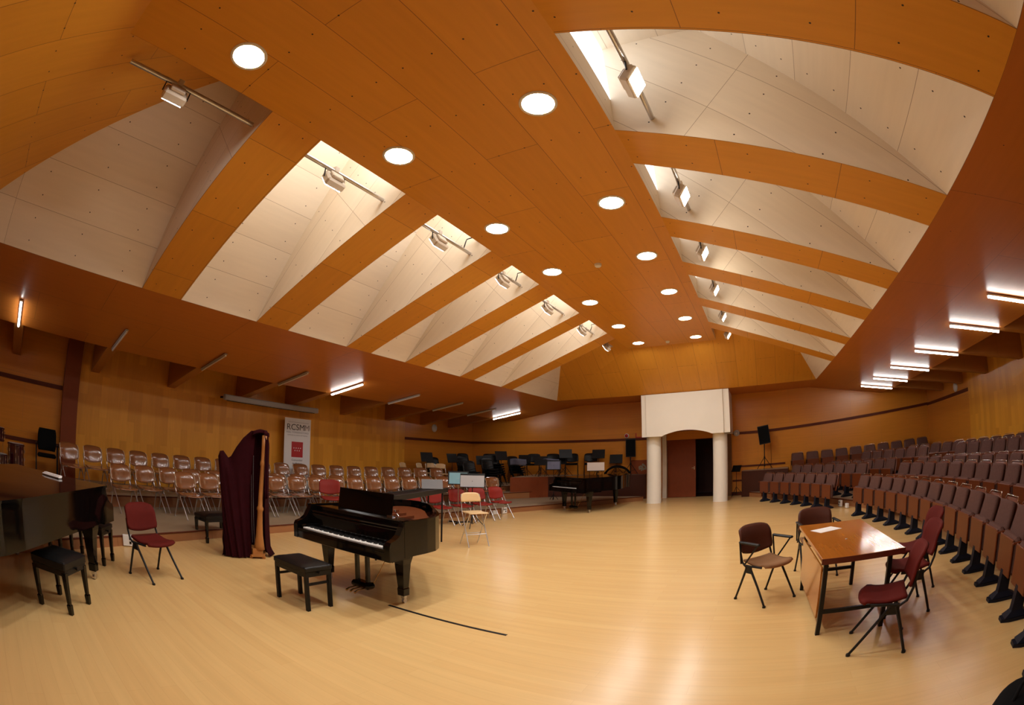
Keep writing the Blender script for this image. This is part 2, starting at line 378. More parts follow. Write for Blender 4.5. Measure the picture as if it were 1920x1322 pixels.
m = MB(); strip(1.48, 3.4, YF-.03, YF-.001, 1.02, .03); strip(1.45, 1.83, YF-.03, YF-.001, .52, .03); strip(1.3, 1.83, YF-.03, YF-.001, .06, .06); struct(m.build('trim_7', M['stripe']))
# stepped floors
def tier(nm, s, R, z, zb, ylo, yhi, xc=8.8, yc=6.5, xlim=XW-.002, nose=True):
    """sector of a circle centred at (-s*xc, yc) out to the side wall"""
    n = 48; a0 = math.asin(max(-1, (ylo-yc)/R)); a1 = math.asin(min(1, (yhi-yc)/R))
    arc = [(-s*xc + s*R*math.cos(a0+(a1-a0)*i/n), yc+R*math.sin(a0+(a1-a0)*i/n)) for i in range(n+1)]
    arc = [(s*min(s*x, xlim), y) for x, y in arc]
    t = MB(); r = MB(); L = 0
    for i in range(n):
        (xa, ya), (xb, yb) = arc[i], arc[i+1]
        t.quad([(xa, ya, z), (xb, yb, z), (s*xlim, yb, z), (s*xlim, ya, z)], (0, 1, 0))
        l2 = L+math.hypot(xb-xa, yb-ya)
        r.face([(xa, ya, zb), (xb, yb, zb), (xb, yb, z), (xa, ya, z)], [(L, .02), (l2, .02), (l2, .02+z-zb), (L, .02+z-zb)]); L = l2
    struct(t.build(nm, M['tread']))
    struct(r.build(nm+'_riser', M['riser']))
    if nose:
        q = MB(); q.tube([(x-s*.004, y, z-.012) for x, y in arc], .013, 6); struct(q.build('trim_8', M['stripe']))
tier('floor_tier_left', -1, 14.4, .16, 0, YB, 16.4)
tier('floor_tier_left', -1, 16.6, .38, .16, YB, 17.28)
tier('floor_tier_left', -1, 17.42, .55, .38, 11.7, 17.28)
tier('floor_tier_right', 1, 14.62, .16, 0, YB, 16.55, 8.83, 6.79)
tier('floor_tier_right', 1, 16.55, .34, .16, YB, 17.2, 8.83, 6.79)
# podiums in the far corners
def podium(nm, pts, z, mat):
    t = MB(); t.prism(pts, 0, z, top=False, bot=False); struct(t.build(nm, M[mat]))
    t = MB(); t.quad([(x, y, z) for x, y in pts], (1, 0, 0)); struct(t.build(nm+'_top', M['tread']))
podium('podium_left', [(-6.35, YF-.01), (-5.88, 14.52), (-4.95, 15.62)], .9, 'redwood')
podium('podium_left', [(-6.35, YF-.01), (-4.95, 15.62), (-3.95, 16.25), (-2.95, 16.75), (-1.75, 17.12), (-1.75, YF-.01)], .9, 'darkwood')
podium('podium_right', [(1.83, YF-.01), (1.8, 16.6), (3.42, 16.15), (3.5, YF-.01)], .88, 'darkwood')
podium('podium_right', [(3.5, YF-.01), (3.5, 16.42), (XW-.01, 16.42), (XW-.01, YF-.01)], .5, 'darkwood')
# entrance: canopy, columns, doors
m = MB(); N = 20; a0, a1 = -.76, .88
out = [(-1.26, 2.19), (a0, 2.19)] + [(a0+(a1-a0)*i/N, 2.19+.165*math.sin(PI*i/N)**.8) for i in range(1, N)] + [(a1, 2.19), (1.28, 2.19), (1.28, 3.555), (-1.26, 3.555)]
for y in (15.2, 15.32): m.face([(x, y, z) for x, z in out])
for i in range(len(out)): (x, z), (x2, z2) = out[i], out[(i+1) % len(out)]; m.face([(x, 15.2, z), (x2, 15.2, z2), (x2, 15.32, z2), (x, 15.32, z)])
struct(m.build('trim_9', M['cream']))
m = MB()
for a, b in ((-1.43, -1.262), (1.282, 1.485)): m.box(a, b, 15.27, 17.28, 2.19, 3.56)
m.box(-1.43, -.78, 15.325, 15.9, 2.19, 2.26); m.box(.9, 1.485, 15.325, 15.9, 2.19, 2.26)
struct(m.build('trim_10', M['cream']))
m = MB(); m.box(-1.26, 1.28, 15.9, 17.28, 2.40, 2.44); struct(m.build('ceiling_porch', M['redwood']))
for x in (-1.115, 1.12):
    m = MB(); m.lathe([(.25, 0), (.243, .012), (.243, 2.25)], (x, 15.66, 0), 40); m.lathe([(.0, 2.25), (.243, 2.25)], (x, 15.66, 0), 40)
    o = m.build('column', M['cream']); struct(o)
m = MB(); m.box(-1.13, -.98, 17.18, 17.34, 0, 2.4); m.box(.80, .95, 17.18, 17.34, 0, 2.4); struct(m.build('trim_11', M['cream']))
m = MB(); m.box(1.0, 1.42, 17.22, 17.29, 0, 2.4); struct(m.build('trim_12', M['riser']))
d = MB(); d.box(-.97, .085, 17.36, 17.41, .01, 2.09); do = struct(d.build('door_1', M['redwood']))
d = MB(); d.box(.02, .05, 17.32, 17.36, 1.0, 1.12); d.box(-.06, .05, 17.30, 17.32, 1.05, 1.07); d.build('door_handle', M['chrome'], do)
d = MB(); d.box(.755, .80, 17.36, 18.3, .01, 2.09); struct(d.build('door_2', M['darkwood']))
m = MB(); m.box(-1.6, 1.4, 19.2, 19.25, 0, 2.6); m.box(-1.6, -1.55, 17.42, 19.2, 0, 2.6); m.box(1.35, 1.4, 17.42, 19.2, 0, 2.6); m.box(-1.6, 1.4, 17.42, 19.2, 2.5, 2.55); m.box(-1.6, 1.4, 17.42, 19.2, -.05, -.002); struct(m.build('wall_lobby', M['darkwood']))
m = MB(); m.box(-.98, .80, 17.31, 17.42, 2.085, 2.14); struct(m.build('door_frame', M['redwood']))
# black tape on the floor
m = MB(); m.box(-1.28, .165, 3.632, 3.668, .0005, .003); tag(m.build('floor_tape', M['blk']), 'straight strip of black tape stuck on the pale wooden floor', 'tape')
# ------------------------------------------------------------------ lights that belong to the room
LX = (-1.39*S, 1.33*S)
LY = [.955, 3.02, 5.09, 6.92, 8.78, 10.81, 12.78]
def make_down():
    t = thing('ceiling_downlight', 'x', 'ceiling light')
    m = MB(); m.lathe([(.15, -.012), (.172, -.016), (.178, -.004), (.178, .0)], n=32); m.build('rim', M['white'], t)
    m = MB(); m.lathe([(0, -.011), (.10, -.011), (.15, -.009)], n=32); m.build('diffuser', M['down'], t)
    return t
P = Proto(make_down())
for j, x in enumerate(LX):
    for i, y in enumerate(LY):
        if i == 0 and j == 1: y = .955
        P.put((x, y, H1), 0, f'round lit downlight, {NUM[i]} from the near end of the {"left" if j == 0 else "right"} row', 'round downlights in two rows')
for i, y in enumerate((6.94, 12.95)):
    m = MB(); m.lathe([(0, -.05), (.04, -.05), (.055, -.035), (.06, 0)], (-.03, y, H1), 20)
    tag(m.build('smoke_detector', M['white']), ['small white smoke detector between the middle downlights', 'small white smoke detector near the far end of the flat ceiling'][i], 'smoke detector')
# fluorescent battens, one under every fin line
def make_batten(lit):
    t = thing('ceiling_tube_light', 'x', 'tube light')
    m = MB(); m.box(-.6, .6, -.03, .03, -.028, 0, bev=.006); m.build('housing', M['screen'] if not lit else M['white'], t)
    m = MB(); m.tube([(-.585, 0, -.043), (.585, 0, -.043)], .017, 10); m.build('tube', M['tube'] if lit else M['white'], t)
    return t
PL, PU = Proto(make_batten(True)), Proto(make_batten(False))
ang = math.atan(.17)
for s in (1, -1):
    for i, y in enumerate(FINY):
        lit = (s == 1 and i > 2) or (s < 0 and i in (0, 4, 8))
        if i == 0 and s == 1: pass
        x = 6.66; z = H2-.17*(x-W2)-.012
        o = (PL if lit else PU).put((s*x, y, z), 0, f'{"lit" if lit else "unlit"} tube light on the {"right" if s > 0 else "left"} lower ceiling, {NUM[i]} from the near end', ('lit' if lit else 'unlit')+' tube lights of the lower ceilings')
        o.rotation_euler = (0, s*ang, 0)
# pipes and floodlights inside the skylight wells
wells = [(-.02, 1.61)] + [(BEAMS[i][1], BEAMS[i+1][0]) for i in range(5)] + [(BEAMS[5][1], 13.05)]
def make_flood(mat, nm):
    t = thing('floodlight', 'x', 'floodlight')
    m = MB(); m.box(-.035, .035, -.035, .035, -.02, .06, bev=.008); m.build('clamp', M['beige'], t)
    R = T(0, 0, -.13, 0, 0, .6)
    m = MB(); m.box(-.05, .05, -.14, .14, -.10, .09, R, bev=.02); m.box(-.09, -.05, -.09, .09, -.06, .06, R, bev=.01); m.build('casing', M['beige'], t)
    m = MB(); m.box(.05, .056, -.12, .12, -.08, .075, R); m.build('glass', mat, t)
    m = MB(); m.tube([(0, -.155, .0), (0, -.155, -.13)], .008, 6); m.tube([(0, .155, .0), (0, .155, -.13)], .008, 6); m.tube([(0, -.155, 0), (0, .155, 0)], .008, 6); m.build('bracket', M['blkm'], t)
    return t
PF, PC = Proto(make_flood(M['flood'], 'w')), Proto(make_flood(M['flood2'], 'c'))
for s in (-1, 1):
    sn = 'left' if s < 0 else 'right'
    for i, (a, b) in enumerate(wells):
        x = s*1.71; z = 4.78
        m = MB(); m.tube([(x, a, z), (x, b, z)], .026, 12)
        tag(m.build('lighting_pipe', M['alu']), f'horizontal pipe across the {sn} skylight well, {NUM[i]} from the near end', 'pipe', 'pipes across the skylight wells')
        y = {0: .62, 1: 2.86}.get(i, (a+b)/2 - (.12 if i < 6 else 0)) if s < 0 else {0: .62, 1: 2.98}.get(i, (a+b)/2+.05)
        warm = (s > 0) or i == 1
        cool = not warm
        o = (PC if cool else PF).put((x, y, z), 0 if s > 0 else PI, f'floodlight clamped to the pipe of the {sn} skylight well, {NUM[i]} from the near end', 'floodlights in the skylight wells')
        if s < 0 and i in (0, 2, 3, 5) and i:
            m = MB(); m.tube([(x, b-.18, z+.02), (x+.05, b-.2, z+.12), (x+.01, b-.12, z+.2), (x+.16, b-.1, z+.22)], .009, 6); m.box(x+.12, x+.24, b-.14, b-.06, z+.19, z+.25, bev=.01)
            tag(m.build('cable_plug', M['blk']), f'black cable with a plug in the left skylight well, {NUM[i]} from the near end', 'cable')
# ------------------------------------------------------------------ chairs
def shell_chair(sm, bm, fm, name, cat, arms=False, thick=.012, edge=False, frame_r=.011):
    t = thing(name, 'x', cat)
    m = MB()
    def seat(u, v):
        x = (u-.5)*.44*(1-.12*abs(v-.5)**2); y = -.22+v*.41; e = abs(2*u-1)
        y2 = y + (.05*e**3 if v < .3 else 0)*(1-v/.3) if v < .3 else y
        return (x, y2, .437 - .028*math.sin(PI*min(1, v*1.05)) + .010*e*e - (.03*(1-v/.15)**2 if v < .15 else 0))
    m.grid(seat, 10, 12, th=-thick)
    for f in range(len(m.f)): m.uv[f] = [(m.v[k][0], m.v[k][1]) for k in m.f[f]]
    m.build('seat', sm, t)
    m = MB()
    def back(u, v):
        w = .240 - .006*v - .014*(max(0, v-.8)/.2)**2 - .02*(max(0, .2-v)/.2)**2
        x = (2*u-1)*w; e = (2*u-1)**2
        z = .505+.325*v - e**2*(.03*v**3) + e*.05*(1-v)**2
        y = .225 + .045*v - .050*e + .012*math.sin(PI*v) + .055*(max(0, v-.55)/.45)**2
        return (x, y, z)
    m.grid(back, 12, 10, th=thick)
    for f in range(len(m.f)): m.uv[f] = [(m.v[k][0], m.v[k][2]) for k in m.f[f]]
    m.build('backrest', bm, t)
    if edge:
        for u in (0, 1): m = MB(); m.tube([Vector(back(u, k/8))-Vector((0, .003, 0)) for k in range(9)], .0065, 6); m.build('edge_trim', M['edge'], t)
    fr = MB()
    for s in (-1, 1):
        x = s*.232
        fr.tube([(x*.95, -.12, .418), (x, .02, .415), (x, .13, .405), (x, .185, .44), (x*.99, .222, .53), (x*.985, .245, .66)], frame_r*.95, 8)
        fr.box(x-.012, x+.012, .02, .13, .33, .425, bev=.01)
    fr.tube([(-.225, .06, .40), (.225, .06, .40)], frame_r*.9, 8)
    fr.build('frame', fm, t)
    for s in (-1, 1):
        x = s*.235
        for (y1, y2) in ((.05, -.235), (.10, .245)):
            l = MB(); l.tube([(x, y1, .40), (x, (y1+y2)/2, .21), (x*1.02, y2, .012)], [frame_r*1.15, frame_r, frame_r*.95], 8); l.tube([(x*1.02, y2, .0), (x*1.02, y2, .02)], frame_r*1.5, 8)
            l.build('leg', fm, t)
    if arms:
        for s in (-1, 1):
            a = MB(); x = s*.262
            a.tube([(x, .17, .43), (x, .21, .66)], .010, 8); a.tube([(x, .12, .42), (x, -.07, .655)], .010, 8)
            a.build('arm_frame', fm, t)
            a = MB(); a.box(x-.022, x+.022, -.11, .215, .655, .682, bev=.01); a.build('armrest', M['blk'], t)
    return t
P_ply = Proto(shell_chair(M['dsc'], M['dsc'], M['alu'], 'stacking_chair', 'chair', edge=True))
P_red = Proto(shell_chair(M['redp'], M['redp'], M['blkm'], 'upholstered_chair', 'chair', thick=.026, frame_r=.0135))
P_redm = Proto(shell_chair(M['redpl'], M['redpl'], M['alu'], 'red_chair', 'chair', thick=.022))
P_brn = Proto(shell_chair(M['tan'], M['brown'], M['blkm'], 'armchair', 'chair', arms=True, thick=.024, frame_r=.0125))
P_blk = Proto(shell_chair(M['blkfab'], M['blk'], M['blkm'], 'black_chair', 'chair', thick=.03))
def face(dx, dy): return math.atan2(dx, -dy)       # rotation so that local -y looks along (dx, dy)
# plywood chairs in curved rows on the left steps
def arcrow(proto, xc, yc, s, R, z, t0, sp, n, lab, group):
    for i in range(n):
        t = t0+i*sp/R; x, y = xc-s*R*math.cos(t), yc+R*math.sin(t)
        proto.put((x, y, z+.001), face(xc-x, yc-y), lab(i), group)
arcrow(P_ply, 8.8, 6.5, 1, 15.42, .16, -.196, .586, 17, lambda i: f'glossy plywood chair, front row on the left steps, {NUM[i]} from the near end', 'plywood chairs on the lower step, front row')
arcrow(P_ply, 8.8, 6.5, 1, 16.15, .16, -.268, .60, 19, lambda i: f'glossy plywood chair, middle row on the left steps, {NUM[i]} from the near end', 'plywood chairs on the lower step, second row')
arcrow(P_ply, 8.8, 6.5, 1, 17.12, .38, -.315, .60, 20, lambda i: f'glossy plywood chair, back row by the left wall, {NUM[i]} from the near end', 'plywood chairs on the upper step')
P_ply.put((-5.25, 12.55, .16), face(.9, -.25), 'lone plywood chair beyond the grey music stand, end of the steps')
# loose chairs
P_red.put((-3.25, 1.69, 0), face(.93, .36), 'dark red upholstered chair with black legs alone beside the left grand piano')
P_red.put((3.40, 3.70, 0), face(-.97, .22), 'dark red chair nearest the camera, at the end of the brown table')
P_red.put((3.86, 4.45, 0), face(-.99, .08), 'middle of the three dark red chairs along the right side of the table')
P_red.put((4.16, 5.12, 0), face(-.99, .05), 'dark red chair at the far right corner of the brown table')
P_brn.put((2.43, 5.24, 0), face(.68, -.73), 'brown armchair with tan seat standing free left of the table')
P_brn.put((3.12, 6.14, 0), face(.12, -.99), 'brown armchair with tan seat pushed in behind the table')
redm = [(-5.95, 6.75, .16, (.9, -.5)), (-4.62, 8.15, 0, (1, -.15)), (-4.55, 8.85, 0, (1, -.3)), (-4.38, 9.5, 0, (.95, -.3)), (-4.28, 10.2, 0, (.9, -.4)), (-4.12, 10.9, 0, (.95, -.3))]
rl = ['bright red plastic chair standing behind the open grand piano, left end', 'red chair seen over the far end of the open grand piano', 'red chair just left of the pale blue sheet, half behind the grand piano', 'red chair directly behind the pale blue sheet', 'red chair behind the grey sheet music stand', 'red chair right of the tall birch stool, by the white floor sockets']
for (x, y, z, d), l in zip(redm, rl): P_redm.put((x, y, z), face(*d), l, 'red chairs behind the open grand piano')
# dark fabric armchair at the left edge
t = thing('conference_armchair', 'dark grey fabric armchair against the wall left of the timber post', 'chair', (-8.62, .66, .381), face(1, -.05))
m = MB(); m.box(-.24, .24, -.22, .22, .42, .48, bev=.03); m.build('seat', M['blkfab'], t)
m = MB(); m.grid(lambda u, v: ((u-.5)*.47*(1-.12*abs(2*v-1)**4), .20+.10*v-.03*(2*u-1)**2, .54+.44*v), 8, 8, th=.04); m.build('backrest', M['blkfab'], t)
for s in (-1, 1):
    m = MB(); m.tube([(s*.27, -.23, 0), (s*.27, -.21, .64), (s*.27, -.05, .68), (s*.27, .2, .64), (s*.27, .24, 0)], .014, 8); m.build('leg', M['blkm'], t)
    m = MB(); m.box(s*.27-.025, s*.27+.025, -.2, .16, .66, .69, bev=.012); m.build('armrest', M['blk'], t)
# black chairs standing and stacked in the far left corner
stk = [(-8.5, 13.75, .551, 3), (-7.75, 14.6, .551, 4), (-7.0, 15.6, .551, 5), (-8.3, 15.45, .551, 5), (-7.75, 16.5, .551, 5), (-6.75, 13.55, .381, 4), (-6.55, 14.45, .381, 5), (-6.75, 16.65, .551, 4)]
for k, (x, y, z, n) in enumerate(stk):
    for i in range(n):
        P_blk.put((x-.02*i, y, z+.085*i), face(.9, -.45), f'black chair in the {NUM[k]} stack of the far left corner, {"bottom" if i == 0 else NUM[i]+" above the bottom"}', 'stacked black chairs in the far left corner')
for k, (x, y) in enumerate(((-5.7, 15.9), (-5.05, 16.2), (-4.45, 16.6), (-3.75, 16.75))):
    P_blk.put((x, y, .9), face(.3, -.95), f'black chair on the dark left podium, {NUM[k]} from its left end', 'black chairs on the left podium')
# light folding chairs
def folding(scale=1.0, seat_h=.46, back_h=.80, rest=None, name='folding_chair'):
    t = thing(name, 'x', 'chair'); w = .19
    m = MB(); m.grid(lambda u, v: ((u-.5)*.38, -.19+.34*v, seat_h-.015*math.sin(PI*v)-(.02*(1-v/.2)**2 if v < .2 else 0)), 6, 8, th=-.014)
    for f in range(len(m.f)): m.uv[f] = [(m.v[k][0], m.v[k][1]) for k in m.f[f]]
    m.build('seat', M['beech'], t)
    m = MB(); m.grid(lambda u, v: ((u-.5)*.40*(1-.16*v**4), .16+.05*v-.02*(2*u-1)**2, back_h-.17+.17*v-.02*(2*u-1)**4*v), 8, 6, th=.012)
    for f in range(len(m.f)): m.uv[f] = [(m.v[k][0], m.v[k][2]) for k in m.f[f]]
    m.build('backrest', M['beech'], t)
    for s in (-1, 1):
        m = MB(); m.tube([(s*w*1.0, .19, back_h-.03), (s*w*1.02, .13, seat_h+.02), (s*w*1.05, -.19, .0)], .010, 8); m.build('leg', M['alu'], t)
        m = MB(); m.tube([(s*w*.88, -.16, seat_h-.01), (s*w*.95, .24, .0)], .010, 8); m.build('leg', M['alu'], t)
    if rest:
        m = MB(); m.tube([(-w, -.19+.32*rest/seat_h*.95, rest), (w, -.19+.32*rest/seat_h*.95, rest)], .011, 8); m.tube([(-w*.95, .24-.4*rest/seat_h, rest), (w*.95, .24-.4*rest/seat_h, rest)], .008, 8); m.build('footrest', M['alu'], t)
    return t
o = folding(1, .63, .98, .22, 'folding_stool'); o.location = (-2.58, 7.3, 0); o.rotation_euler = (0, 0, face(.85, -.5))
tag(o, 'tall folding birch stool with backrest standing alone right of the grand piano', 'stool')
PFo = Proto(folding())
for k, (x, y, r) in enumerate(((-8.35, 12.0, .2), (-8.1, 12.55, .2), (-8.15, 13.1, -.35), (-7.5, 12.85, -.3))):
    PFo.put((x, y, .551), face(.85, r), ['light birch folding chair against the side wall, behind the others', 'light birch folding chair beside the side wall, turned edge on', 'light birch folding chair, left of the front pair in the corner', 'light birch folding chair, right of the front pair in the corner'][k], 'light folding chairs in the corner')
# ------------------------------------------------------------------ auditorium seats
def make_seat():
    t = thing('auditorium_seat', 'x', 'seat')
    m = MB(); m.prism([(-.075, -.17), (-.05, -.25), (.05, -.25), (.075, -.17), (.075, .04), (.06, .09), (-.06, .09), (-.075, .04)], 0, .03)
    m.raw([(x*a, y*b+c, z) for (a, b, c, z) in ((1, 1, 0, .035), (.62, .42, -.06, .085), (.55, .34, -.06, .30)) for x, y in ((-.07, -.22), (.07, -.22), (.07, .08), (-.07, .08))],
          [(i, (i+1) % 4, 4+(i+1) % 4, 4+i) for i in range(4)] + [(4+i, 4+(i+1) % 4, 8+(i+1) % 4, 8+i) for i in range(4)])
    m.build('pedestal', M['navy'], t)
    m = MB(); m.box(-.215, .215, -.135, -.112, .255, .60, bev=.008)
    for f in range(len(m.f)): m.uv[f] = [(m.v[k][0], m.v[k][2]) for k in m.f[f]]
    m.build('seat_board', M['seatwood'], t)
    m = MB(); m.box(-.22, .22, -.11, -.02, .27, .615, bev=.03); m.build('seat_cushion', M['mauve'], t)
    m = MB()
    def bk(u, v):
        w = .222*(1-.10*v**3); return ((2*u-1)*w, -.03+.10*v-.03*(1-(2*u-1)**2)*.6, .53+.31*v-.012*(2*u-1)**4*v)
    m.grid(bk, 8, 8, th=.05); m.build('backrest', M['mauve'], t)
    m = MB(); m.grid(lambda u, v: ((2*u-1)*.235*(1-.08*v**3), .035+.10*v, .44+.405*v-.02*(2*u-1)**6*v), 8, 6, th=.018)
    for f in range(len(m.f)): m.uv[f] = [(m.v[k][0], m.v[k][2]) for k in m.f[f]]
    m.build('back_board', M['seatwood'], t)
    m = MB(); m.tube([(-.2, .125, .825), (-.17, .145, .862), (.17, .145, .862), (.2, .125, .825)], .007, 6); m.build('grab_rail', M['chrome'], t)
    m = MB(); m.box(-.262, -.238, -.17, .10, .575, .60, bev=.008); m.box(-.256, -.244, -.04, .06, .12, .58); m.build('armrest', M['seatwood'], t)
    m = MB(); m.box(-.06, .06, -.10, .02, .27, .34); m.build('hinge', M['navy'], t)
    return t
PS = Proto(make_seat())
def seats(R, z, t0, n, lab, group, sp=.551):
    for i in range(n):
        t = t0-i*sp/R; x, y = -8.83+R*math.cos(t), 6.79+R*math.sin(t)
        if x > XW-.35: continue
        PS.put((x, y, z+.001), face(-8.83-x, 6.79-y), lab(i), group)
rows = [('front', 14.10, 0, .2685, 16, .6187, 7), ('second', 15.06, .16, .247, 11, .60, 7), ('third', 16.06, .16, .285, 11, .5486, 6), ('fourth', 17.0, .34, .25, 7, .514, 6), ('fifth', 18.0, .34, .32, 7, .44, 4)]
for nm, R, z, tb, nb, ta, na in rows:
    seats(R, z, tb, nb, lambda i: f'folded mauve seat, {nm} curved row right of the aisle, {NUM[i]} from the aisle', f'seats right of the aisle, {nm} row')
    seats(R, z, ta, na, lambda i: f'folded mauve seat, {nm} curved row left of the aisle, {NUM[i]} from the far wall', f'seats left of the aisle, {nm} row')
for i in range(10): PS.put((3.82+.551*i, 16.72, .5), 0, f'dark seat of the straight back row along the far wall, {NUM[i]} from its left end', 'seats along the far wall')
# ------------------------------------------------------------------ grand pianos
def piano_outline(L, g=0, small=False):
    R = [(.74,0),(.74,.95),(.73,1.08),(.68,1.22),(.58,1.35),(.45,1.46),(.30,1.57),(.17,1.68),(.08,1.78),(-.02,1.87),(-.15,1.93),(-.32,1.95),(-.50,1.92),(-.64,1.84),(-.72,1.72),(-.74,1.55),(-.74,0)]
    if small: R = [(.807,0),(.807,.52),(.79,.68),(.72,.83),(.60,.99),(.45,1.15),(.30,1.30),(.15,1.46),(.02,1.60),(-.18,1.76),(-.39,1.86),(-.58,1.89),(-.72,1.82),(-.79,1.70),(-.807,1.55),(-.807,0)]
    k = (L-.95)/1.0 if not small else 1.0; out = []
    for x, y in R:
        if y > .95 and not small: y = .95+(y-.95)*k
        out.append((x, y))
    if g:                                                  # inset or outset
        n = len(out); res = []
        for i in range(n):
            a, b, c = Vector(out[i-1]), Vector(out[i]), Vector(out[(i+1) % n])
            n1 = Vector(((b-a).y, -(b-a).x)).normalized(); n2 = Vector(((c-b).y, -(c-b).x)).normalized()
            d = (n1+n2)/max(.6, 1+n1.dot(n2)); res.append((b.x+d.x*g, b.y+d.y*g))
        return res
    return out
def make_piano(name, label, loc, rz, L=1.95, opened=True, flapcut=.62, q=1.0, lx=(-.62, .62)):
    t = thing(name, label, 'piano', loc, rz)
    K = M['lacq']
    o = piano_outline(L, 0, q > 1); i = piano_outline(L, -.035, q > 1)
    n = len(o)
    # case: curved rim wall from behind the keys to the tail
    m = MB(); oo = [(x, max(y, .16)) for x, y in o]; ii = [(x, max(y, .16)) for x, y in i]
    for k in range(n-1):
        a, b, c, d = oo[k], oo[k+1], ii[k+1], ii[k]
        vs = [(*p, z) for z in (.62, 1.0) for p in (a, b, c, d)]
        m.raw(vs, [(0, 1, 5, 4)], 1 <= k < n-3); m.raw(vs, [(2, 3, 7, 6)], True); m.raw(vs, [(4, 5, 6, 7), (3, 2, 1, 0)])
    m.raw([(x, y, .66) for x, y in oo], [tuple(range(n))])
    for a, b in ((-.5, .9), (.0, 1.25), (.42, 1.0)): m.box(a-.035, a+.035, .30, min(b, L-.5), .56, .64)
    for s in (-1, 1):                                      # arms beside the keys
        p = [(-.06, .60), (-.06, .765), (-.04, .80), (.03, .82), (.09, .86), (.14, .94), (.17, 1.0), (.24, 1.0), (.24, .60)]
        x0, x1 = (s*.672*q, s*.74*q)
        for x in (x0, x1): m.face([(x, y, z) for y, z in p])
        for e in range(len(p)): (y, z), (y2, z2) = p[e], p[(e+1) % len(p)]; m.face([(x0, y, z), (x1, y, z), (x1, y2, z2), (x0, y2, z2)])
    m.build('case', K, t)
    m = MB(); m.box(-.672*q, .672*q, -.055, .30, .60, .695, bev=.006); m.box(-.672*q, .672*q, -.055, -.02, .69, .725, bev=.006); m.build('key_bed', K, t)
    m = MB(); m.box(-.672*q, -.615*q, -.02, .15, .69, .765, bev=.008); m.box(.615*q, .672*q, -.02, .15, .69, .765, bev=.008); m.build('key_block', K, t)
    kb = MB(); dx = 1.23*q/52
    for k in range(52): x = -.615*q+k*dx; kb.box(x+.0006, x+dx-.0006, -.018, .135, .70, .735, bev=.002)
    kb.build('white_keys', M['ivory'], t)
    kb = MB()
    for k in range(52):
        if k % 7 in (0, 2, 3, 5, 6) and k < 51: x = -.615*q+(k+1)*dx; kb.box(x-.005, x+.005, .035, .135, .735, .748, bev=.002)
    kb.build('black_keys', M['blk'], t)
    m = MB(); m.box(-.672*q, .672*q, .14, .165, .735, .90, T(0, 0, 0), bev=.006); m.box(-.672*q, .672*q, .15, .26, .90, .93, bev=.01); m.box(-.672*q, .672*q, .24, .27, .92, .985, bev=.006); m.build('fallboard', K, t)
    if opened:
        m = MB(); m.raw([(x, y, .835) for x, y in ii], [tuple(range(n))]); m.build('soundboard', M['sound'], t)
        m = MB(); pl = piano_outline(L, -.10, q > 1); pp = [(x, max(y, .50)) for x, y in pl]; m.prism(pp, .90, .915)
        for k in range(5): m.box(-.42+k*.24-.02, -.42+k*.24+.02, .55, .85+.42*(1-k/3.2), .915, .95)
        m.build('iron_plate', M['gold'], t)
        m = MB(); m.box(-.70, .70, .46, .52, .915, .96); m.build('damper_rail', M['redfelt'], t)
        m = MB(); m.box(-.672*q, .672*q, .27, .44, .965, .985, bev=.005); m.build('desk_shelf', K, t)
        m = MB(); m.box(-.50, .40, .0, .016, 0, .25, T(0, .40, .985, 0, -.14), bev=.004); m.build('music_desk', K, t)
        m = MB(); m.tube([(.41, .40, .985), (.41, .50, .985), (.41, .44, 1.06)], .008, 6); m.box(.36, .44, .37, .42, .985, 1.0); m.build('desk_hinge', M['chrome'], t)
    else:
        u = piano_outline(L, .012); b = [(x, max(y, flapcut)) for x, y in u]; m = MB(); m.prism(b, 1.0, 1.022); m.build('lid', K, t)
        m = MB(); m.prism([(-.752, .14), (.752, .14), (.752, flapcut-.004), (-.752, flapcut-.004)], 1.0, 1.022); m.build('lid_flap', K, t)
    for (x, y) in ((lx[0], .43), (lx[1], .43), (-.38, L-.45)):
        l = MB()
        vs = [(x+a*w, y+b*w, z) for w, z in ((.088, .64), (.082, .56), (.062, .47), (.042, .19), (.047, .18), (.045, .10), (.03, .095)) for a, b in ((-1, -1), (1, -1), (1, 1), (-1, 1))]
        l.raw(vs, [(q*4+i, q*4+(i+1) % 4, q*4+4+(i+1) % 4, q*4+4+i) for q in range(6) for i in range(4)] + [(27, 26, 25, 24)])
        lo = l.build('leg', K, t)
        c = MB(); c.tube([(x-.014, y+.01, .030), (x+.014, y+.01, .030)], .029, 14); c.box(x-.028, x+.028, y-.02, y+.03, .055, .10, bev=.006); c.build('caster', M['alu'], lo)
    ly = MB()
    for s in (-1, 1): ly.box(s*.085-.022, s*.085+.022, .30, .35, .12, .62, bev=.006)
    ly.box(-.15, .15, .25, .40, .09, .17, bev=.03); lo = ly.build('pedal_lyre', K, t)
    for x in (-.07, 0, .07): c = MB(); c.tube([(x, .27, .10), (x, .17, .095), (x, .12, .075)], [.008, .010, .016], 8); c.build('pedal', M['brass'], lo)
    c = MB(); c.tube([(-.04, .38, .12), (-.12, .62, .62)], .004, 6); c.tube([(.10, .38, .12), (.22, .62, .62)], .004, 6); c.build('lyre_rod', M['brass'], lo)
    return t
make_piano('grand_piano', 'open black grand piano with bare white keys in the middle of the floor', (-1.75, 3.40, 0), 0, 1.9, q=1.088, lx=(-.74, .53))
make_piano('grand_piano', 'closed black grand piano cut by the left edge of the picture', (-3.88, .61, 0), math.radians(-126.9), 2.72, False)
make_piano('grand_piano', 'closed black concert grand beside the cream column at the far end', (-3.16, 12.86, 0), math.radians(-32.7), 2.72, False)
m = MB(); m.box(-.16, .16, -.035, .035, 0, .02, bev=.008); m.box(-.15, .15, -.01, .05, .012, .03, bev=.006)
